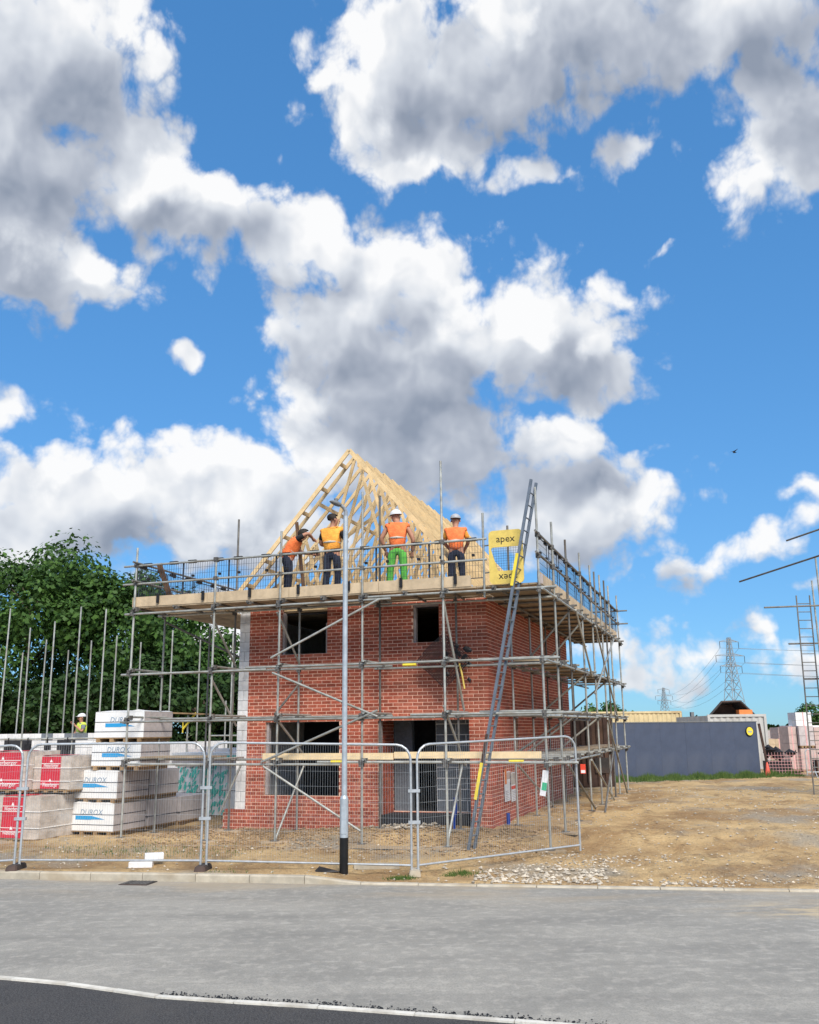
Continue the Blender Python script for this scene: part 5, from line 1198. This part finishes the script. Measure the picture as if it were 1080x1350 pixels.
for k in range(3): box('dark_mark', (-0.08 + k * 0.062, -0.021, -0.055), (-0.035 + k * 0.062, -0.0185, 0.02), 'ink', rs)
def container(label, p, yaw, L, m, h=2.6, d=2.4):
    c = thing('shipping_container', label, 'container', p, yaw, 'containers behind the hoarding'); b = MB(); n = int(L / 0.28)
    for k in range(n):
        x = k * L / n; q = L / n; b.poly([(x, 0, 0.1), (x + q * .25, 0, 0.1), (x + q * .5, 0.04, 0.1), (x + q * .75, 0.04, 0.1), (x + q, 0, 0.1), (x, 0, h - .1), (x + q * .25, 0, h - .1), (x + q * .5, 0.04, h - .1), (x + q * .75, 0.04, h - .1), (x + q, 0, h - .1)], [(i, i + 1, i + 6, i + 5) for i in range(4)])
    b.build('corrugated_side', m, c); box('body', (0.02, 0.05, 0.1), (L - 0.02, d, h - 0.05), m, c)
    for z in (0, h - 0.12): box('rail', (-0.03, -0.03, z), (L + 0.03, 0.06, z + 0.12), m, c)
    for x in (-0.03, L - 0.09): box('corner_post', (x, -0.04, 0.12), (x + 0.12, 0.08, h - 0.12), m, c)
    for k in range(5): box('end_rib', (L + 0.002, 0.2 + k * 0.45, 0.2), (L + 0.03, 0.4 + k * 0.45, h - 0.2), m, c)
    return c
container('beige container with rust streaks behind the hoarding', (10.2, 57.5, 0.75), 0.05, 6.3, 'beige')
container('pale grey container at the end of the hoarding', (14.3, 45.6, 0.35), -0.02, 2.75, 'grey_container', 2.6, 6.0)
gc = thing('low_cabin', 'low dark roof between the two containers', 'cabin', (16.6, 62, 0.4), 0.0); box('wall', (0, 0, 0), (2.6, 3, 2.5), 'roof_grey', gc); box('roof', (-0.1, -0.1, 2.5), (2.7, 3.1, 2.62), 'skip', gc)
for k in range(3): box('vent', (0.3 + k * 0.8, 0.5, 2.62), (0.5 + k * 0.8, 0.8, 2.95), 'roof_grey', gc)
sk = thing('tipped_skip', 'dark steel dumper skip tipped up behind the grey container', 'dumper skip', (15.95, 50.6, 0.4), 0)
b = MB()
o_ = [(0.0, 0, 2.55), (0.72, 0, 3.28), (1.72, 0, 3.30), (2.45, 0, 2.55)]; k_ = [(x * 0.72 + 0.5, 1.5, z - 0.15) for x, y, z in o_]
b.poly(o_ + k_, [(0, 1, 5, 4), (1, 2, 6, 5), (2, 3, 7, 6)]); b.build('skip_body', 'skip', sk)
b = MB(); b.poly(k_, [(0, 1, 2, 3)]); b.build('skip_lining', 'rust_in', sk)
b = MB(); b.path([Vector(p) for p in o_], 0.06, 6); b.build('rim', 'skip', sk)
box('chassis', (0.3, 0.3, 0.3), (2.2, 2.4, 2.1), 'skip', sk); box('orange_cowl', (1.55, -0.2, 2.1), (2.25, 0.3, 2.85), 'orange', sk)
for x in (0.3, 1.9): 
    b = MB(); b.tube((x, 0.2, 0.45), (x + 0.3, 0.2, 0.45), 0.45, n=16); b.build('wheel', 'black', sk)
rp = thing('rusty_post', 'rusty brown post leaning at the end of the blue hoarding', 'post', (14.35, 38.5, 0.38)); b = MB(); b.bar((0, 0, 0), (-0.22, 0.05, 2.1), 0.11, 0.09); b.build('post', 'rust', rp)
oc = thing('orange_cone', 'orange plastic marker at the hoarding foot', 'cone', (14.2, 38.25, 0.36)); b = MB(); b.tube((0, 0, 0.03), (0, 0, 0.6), 0.14, 0.03, 12); b.build('body', 'barrier', oc); box('foot', (-0.17, -0.17, 0), (0.17, 0.17, 0.03), 'barrier', oc)
# rusty brown steel store behind the scaffolding
rc = thing('brown_steel_store', 'dark rusty brown steel store behind the scaffold legs', 'container', (5.2, 32.2, 0.4), RH + 0.12)
box('body', (0, 0.04, 0), (1.55, 2.4, 2.45), 'rust', rc)
for k in range(6): box('door_rib', (0.03 + k * 0.25, 0.0, 0.06), (0.14 + k * 0.25, 0.04, 2.4), 'rust', rc)
box('lock_bar', (0.7, -0.03, 0.2), (0.74, 0.0, 2.3), 'skip', rc); box('door_plate', (0.95, -0.012, 0.5), (1.4, 0.0, 1.0), 'skip', rc)
s = thing('prohibition_notice', 'small red and white notice on the scaffold by the steel store', 'sign', tuple(HL(1.56, 1.78, 1.40)), RH); box('board', (0.0, -0.01, 0), (0.11, 0, 0.2), 'sign_red', s); box('white_panel', (0.01, -0.013, 0.015), (0.10, -0.0105, 0.075), 'sign_white', s)

def pylon(label, x, y, h, sc):
    z0 = ground_z(x, y, False); p = thing('pylon', label, 'pylon', (x, y, z0), 0.35, 'electricity pylons'); b = MB(); r = 0.16 * sc
    wd = lambda z: (3.6 * (1 - z / h) ** 1.25 + 0.55) * sc * 0.9
    zs = [h * u for u in (0, .17, .31, .43, .53, .62, .70, .77, .84, .90, .96, 1)]
    for za, zc in zip(zs[:-1], zs[1:]):
        a, c = wd(za), wd(zc)
        for k in range(4):
            s1 = ((-1, -1), (1, -1), (1, 1), (-1, 1))[k]; s2 = ((-1, -1), (1, -1), (1, 1), (-1, 1))[(k + 1) % 4]
            b.bar((s1[0] * a, s1[1] * a, za), (s1[0] * c, s1[1] * c, zc), r * 1.3, r * 1.3)
            b.bar((s1[0] * a, s1[1] * a, za), (s2[0] * c, s2[1] * c, zc), r * .7, r * .7); b.bar((s2[0] * a, s2[1] * a, za), (s1[0] * c, s1[1] * c, zc), r * .7, r * .7)
            b.bar((s1[0] * c, s1[1] * c, zc), (s2[0] * c, s2[1] * c, zc), r * .7, r * .7)
    tag(b.build('lattice_tower', 'pylon', p), kind='stuff')
    for zf, half in ((0.955, 4.3), (0.80, 6.5), (0.685, 4.9)):
        z = h * zf; half *= sc; b = MB(); c = wd(z)
        for sg in (-1, 1):
            for yy in (-c, c): b.bar((0, yy, z + 0.9 * sc), (sg * half, 0, z), r, r); b.bar((0, yy, z), (sg * half, 0, z), r, r)
        b.build('cross_arm', 'pylon', p)
        for sg in (-1, 1): b = MB(); b.tube((sg * half, 0, z), (sg * half, 0, z - 2.4 * sc), 0.10 * sc, n=6); b.build('insulator', 'skip', p)
    return p, h, sc, z0
pA = pylon('tall lattice pylon rising beyond the grey container', 120, 350, 33.8, 1.0); pB = pylon('smaller far lattice pylon over the beige container', 188, 700, 30.0, 1.15)
k_ = 0
for zf, half in ((0.955, 4.3), (0.80, 6.5), (0.685, 4.9)):
    for sg in (-1, 1):
        c, s_ = math.cos(0.35), math.sin(0.35)
        A = Vector((120 + sg * half * c, 350 + sg * half * s_, pA[3] + 33.8 * zf - 2.4)); Bv = Vector((188 + sg * half * c, 700 + sg * half * s_, pB[3] + 30 * zf - 2.6)); Cv = Vector((330 + sg * half, 230 + sg * half, pA[3] + 33.8 * zf - 2.4 - 0.0))
        for P0_, P1_, sag, nm in ((A, Bv, 7.0, 'power line sagging between the two pylons'), (A, Cv, 6.0, 'power line running from the tall pylon over the fields')):
            b = MB(); pts = [P0_.lerp(P1_, i / 14) - Vector((0, 0, sag * 4 * (i / 14) * (1 - i / 14))) for i in range(15)]; b.path(pts, 0.055, 4); tag(b.build('power_line', 'pylon'), nm, 'power line', 'pylon cables')

# ------------------------------------------------------------------ right edge: another scaffold with ladder, stored packs, barriers
s4 = thing('edge_scaffold', 'scaffolding with projecting tubes beside the tall ladder at the site edge', 'scaffold', (11.8, 26.5, ground_z(11.8, 26.5)), 0)
O4 = Vector((11.8, 26.5, ground_z(11.8, 26.5)))
def t4(nm, p, q, m='tube_dark'): tube(nm, Vector(p) - O4, Vector(q) - O4, m, s4)
for p, q in (((9.01, 25, 6.22), (11.2, 21.6, 6.75)), ((10.0, 24, 7.15), (11.6, 21.2, 7.5)), ((10.0, 26, 5.63), (13.4, 26, 5.72)), ((10.99, 27, 4.69), (14, 27, 4.72)), ((11.32, 27, 3.68), (14, 27, 3.7)), ((11.5, 27, 1.6), (15, 27, 1.62))): t4('ledger', p, q)
for x, y, tp in ((11.47, 26.1, 6.4), (11.16, 25.0, 6.9), (13.2, 27, 6.4), (12.3, 26.1, 6.3)): t4('standard', (x, y, 0.35), (x, y, tp), 'tube')
for k in range(3): box('deck_board', tuple(Vector((11.65, 25.0 + k * 0.24, 5.1)) - O4), tuple(Vector((15, 25.22 + k * 0.24, 5.14)) - O4), 'board', s4)
box('toe_board', tuple(Vector((11.62, 25.0, 4.75)) - O4), tuple(Vector((15, 25.04, 4.98)) - O4), 'toe', s4)
l2 = thing('tall_ladder', 'tall thin ladder standing against the site edge scaffolding', 'ladder', (11.2, 26.85, ground_z(11.2, 26.85)))
zz = ground_z(11.2, 26.85); tp = Vector((0.16, 0.15, 6.1 - zz))
for x in (0.0, 0.39): tube('stile', (x, 0, 0), (x + tp.x, tp.y, tp.z), 'tube_dark', l2, 0.02)
for i in range(1, 23): u = i / 23; tube('rung', (tp.x * u, tp.y * u, tp.z * u), (0.39 + tp.x * u, tp.y * u, tp.z * u), 'tube_dark', l2, 0.012, 6)
def plain_pack(label, p, w, d, h, yaw=0.0, m='pink_wrap'):
    q = thing('stored_pack', label, 'brick pack', p, yaw, 'packs stored at the site edge'); pallet(q, w, d, 0.1)
    nx = max(2, int(w / 0.45)); nz = max(2, int(h / 0.35))
    for i in range(nx):
        for j in range(nz): box('brick_bundle', (-w / 2 + i * w / nx, 0, 0.102 + j * (h - 0.1) / nz), (-w / 2 + (i + 1) * w / nx - 0.012, d, 0.102 + (j + 1) * (h - 0.1) / nz - 0.01), m, q)
    box('strap', (-0.05, -0.006, 0.1), (0.0, d + 0.005, h + 0.004), 'barrier_pink', q); return q
plain_pack('lower tall pink wrapped pack behind the orange barrier', (17.47, 42, 0.4), 0.68, 1.1, 1.0)
plain_pack('upper grey pack on the tall pink wrapped pack', (17.47, 42, 1.42), 0.66, 1.1, 0.95, 0, 'block_side')
plain_pack('narrow pink wrapped pack left of the tall pack', (16.93, 42.2, 0.4), 0.36, 1.1, 1.95)
plain_pack('pinkish pack at the frame edge beyond the barrier', (18.35, 42.2, 0.4), 0.9, 1.1, 1.9)
plain_pack('white topped pack standing on the far packs', (19.9, 48, 1.75), 0.8, 1.0, 1.3, 0, 'white_block')
plain_pack('wide white pack in the far row', (20.4, 48.5, 0.4), 2.2, 1.2, 2.0, 0, 'white_block')
plain_pack('low brown pack far behind the container end', (23.2, 60, 0.4), 1.6, 1.5, 1.2, 0, 'toe'); plain_pack('long brown pack row far behind the container end', (26.6, 68, 0.4), 2.4, 1.5, 1.7, 0, 'grey_wrap'); plain_pack('pale pack far behind the container end', (24.9, 63, 0.4), 1.1, 1.5, 1.9, 0, 'pink_wrap')
def barrier(label, p, q, h, m, rails=True):
    p, q = Vector(p), Vector(q); L = (q - p).length; f_ = thing('barrier_fence', label, 'barrier', tuple(p), math.atan2(q.y - p.y, q.x - p.x), 'barriers at the site edge'); b = MB(); n = int(L / 0.11)
    for i in range(n + 1): b.bar((i * L / n, 0, 0.1), (i * L / n, 0, h), 0.022, 0.01)
    for i in range(int(h / 0.12)): b.bar((0, 0, 0.12 + i * 0.12), (L, 0, 0.12 + i * 0.12), 0.02, 0.012)
    tag(b.build('plastic_mesh', m, f_), kind='stuff')
    for x in (0, L / 2, L): b = MB(); b.tube((x, 0.01, 0), (x, 0.01, h + 0.1), 0.02, n=6); b.build('stake', 'skip', f_)
    return f_
barrier('faded pink plastic mesh barrier at the end of the hoarding', (14.35, 38.7, 0.38), (16.6, 38.2, 0.38), 0.95, 'barrier_pink'); barrier('orange red plastic mesh barrier by the tall packs', (16.6, 38.6, 0.38), (19.5, 38.0, 0.38), 1.15, 'barrier')
cb = thing('crowd_barrier', 'steel crowd barrier with upright bars in front of the orange mesh', 'barrier', (15.5, 37.6, 0.38), -0.12)
b = MB(); b.path([(0, 0, 0.1), (0, 0, 1.0), (0.1, 0, 1.08), (2.2, 0, 1.08), (2.3, 0, 1.0), (2.3, 0, 0.1)], 0.02, 8); b.tube((0, 0, 0.22), (2.3, 0, 0.22), 0.016, n=8); b.build('frame', 'galv', cb)
for i in range(1, 15): tube('bar', (i * 0.153, 0, 0.22), (i * 0.153, 0, 1.07), 'galv', cb, 0.008, 6)
for x in (0.3, 2.0): b = MB(); b.bar((x, -0.3, 0.0), (x, 0, 0.25), 0.03, 0.03); b.bar((x, 0.3, 0.0), (x, 0, 0.25), 0.03, 0.03); b.build('foot', 'galv', cb)
mx = thing('dark_red_crate', 'dark red plastic crate behind the crowd barrier', 'crate', (16.1, 38.05, 0.38), -0.1)
for i in range(5): box('slat', (0.02 + i * 0.14, 0, 0.08), (0.12 + i * 0.14, 0.02, 0.62), 'rust_in', mx)
box('body', (0, 0.025, 0.05), (0.72, 0.5, 0.66), 'rust', mx)
pc = thing('portable_cabinet', 'white electric cabinet standing by the crowd barrier', 'cabinet', (16.95, 38.9, 0.38), 0); box('body', (0, 0, 0), (0.42, 0.4, 1.25), 'grey_container', pc, 0.02); box('red_lid', (-0.02, -0.05, 1.26), (1.0, 0.45, 1.34), 'sign_red', pc)
vh = thing('black_debris', 'heap of black plastic and wire behind the pink barrier', 'debris', (15.4, 40.3, 0.4)); b = MB()
for i in range(14): b.blob((random.uniform(-.5, .5), random.uniform(-.3, .3), random.uniform(0.5, 1.15)), (0.2, 0.15, 0.16), i)
b.box((-0.5, -0.3, 0), (0.5, 0.3, 0.55)); tag(b.build('plastic_pile', 'black', vh), kind='stuff')
# rough grass along the foot of the hoarding
gr = MB(); rnd = random.Random(3)
for i in range(9000):
    u = rnd.random(); q = hA.lerp(hB + (hB - hA).normalized() * 1.8, u); off = -abs(rnd.gauss(0, 0.32)) - 0.03; x = q.x + rnd.uniform(-.05, .05) - math.sin(hz) * off * -1 * 0 + 0.38 * off * -1 * 0; y = q.y + off * 1.35
    hgt = rnd.uniform(0.07, 0.34) * (1 if off > -0.5 else 0.5) * (0.55 + 0.45 * math.sin(u * 37) ** 2); w_ = rnd.uniform(0.008, 0.02); lean = rnd.uniform(-.09, .09); z = ground_z(x, y, False) + 0.01
    gr.poly([(x - w_, y, z), (x + w_, y, z), (x + lean, y + rnd.uniform(-.05, .05), z + hgt)], [(0, 1, 2)])
tag(gr.build('grass_strip', 'grass'), 'rough green grass along the foot of the blue hoarding', 'grass', kind='stuff')
g2 = MB()
for i in range(1500):
    cxp, cyp, rr = rnd.choice(((0.75, 15.95, 0.28), (-0.2, 15.75, 0.2), (-6.0, 19.4, 1.6), (-4.6, 18.6, 1.8), (-3.2, 15.75, 0.6))); x = cxp + rnd.gauss(0, rr * 0.5); y = cyp + rnd.gauss(0, rr * 0.3)
    if ad(x, y)[1] < 0.12: continue
    hgt = rnd.uniform(0.02, 0.075); w_ = rnd.uniform(0.003, 0.007); z = ground_z(x, y); g2.poly([(x - w_, y, z), (x + w_, y, z), (x + rnd.uniform(-.03, .03), y, z + hgt)], [(0, 1, 2)])
tag(g2.build('weed_tufts', 'grass'), 'small tufts of weeds growing on the bare earth', 'weeds', kind='stuff')
bd = thing('bird', 'small dark bird flying in the open blue sky', 'bird', (22.09, 60, 20.52), 0.4)
b = MB(); b.blob((0, 0, 0), (0.14, 0.05, 0.05), 1, 0, 0.05); b.build('body', 'black', bd); b = MB(); b.poly([(-0.05, 0, 0.03), (0.06, 0, 0.03), (0.0, 0.28, 0.09), (0, 0, 0.045)], [(0, 1, 2), (0, 2, 3), (1, 3, 2)]); b.poly([(-0.05, 0, 0.03), (0.06, 0, 0.03), (0.0, -0.28, 0.09), (0, 0, 0.045)], [(0, 2, 1), (0, 3, 2), (1, 2, 3)]); b.build('wings', 'black', bd)
bd.scale = (1.5, 1.5, 1.5)
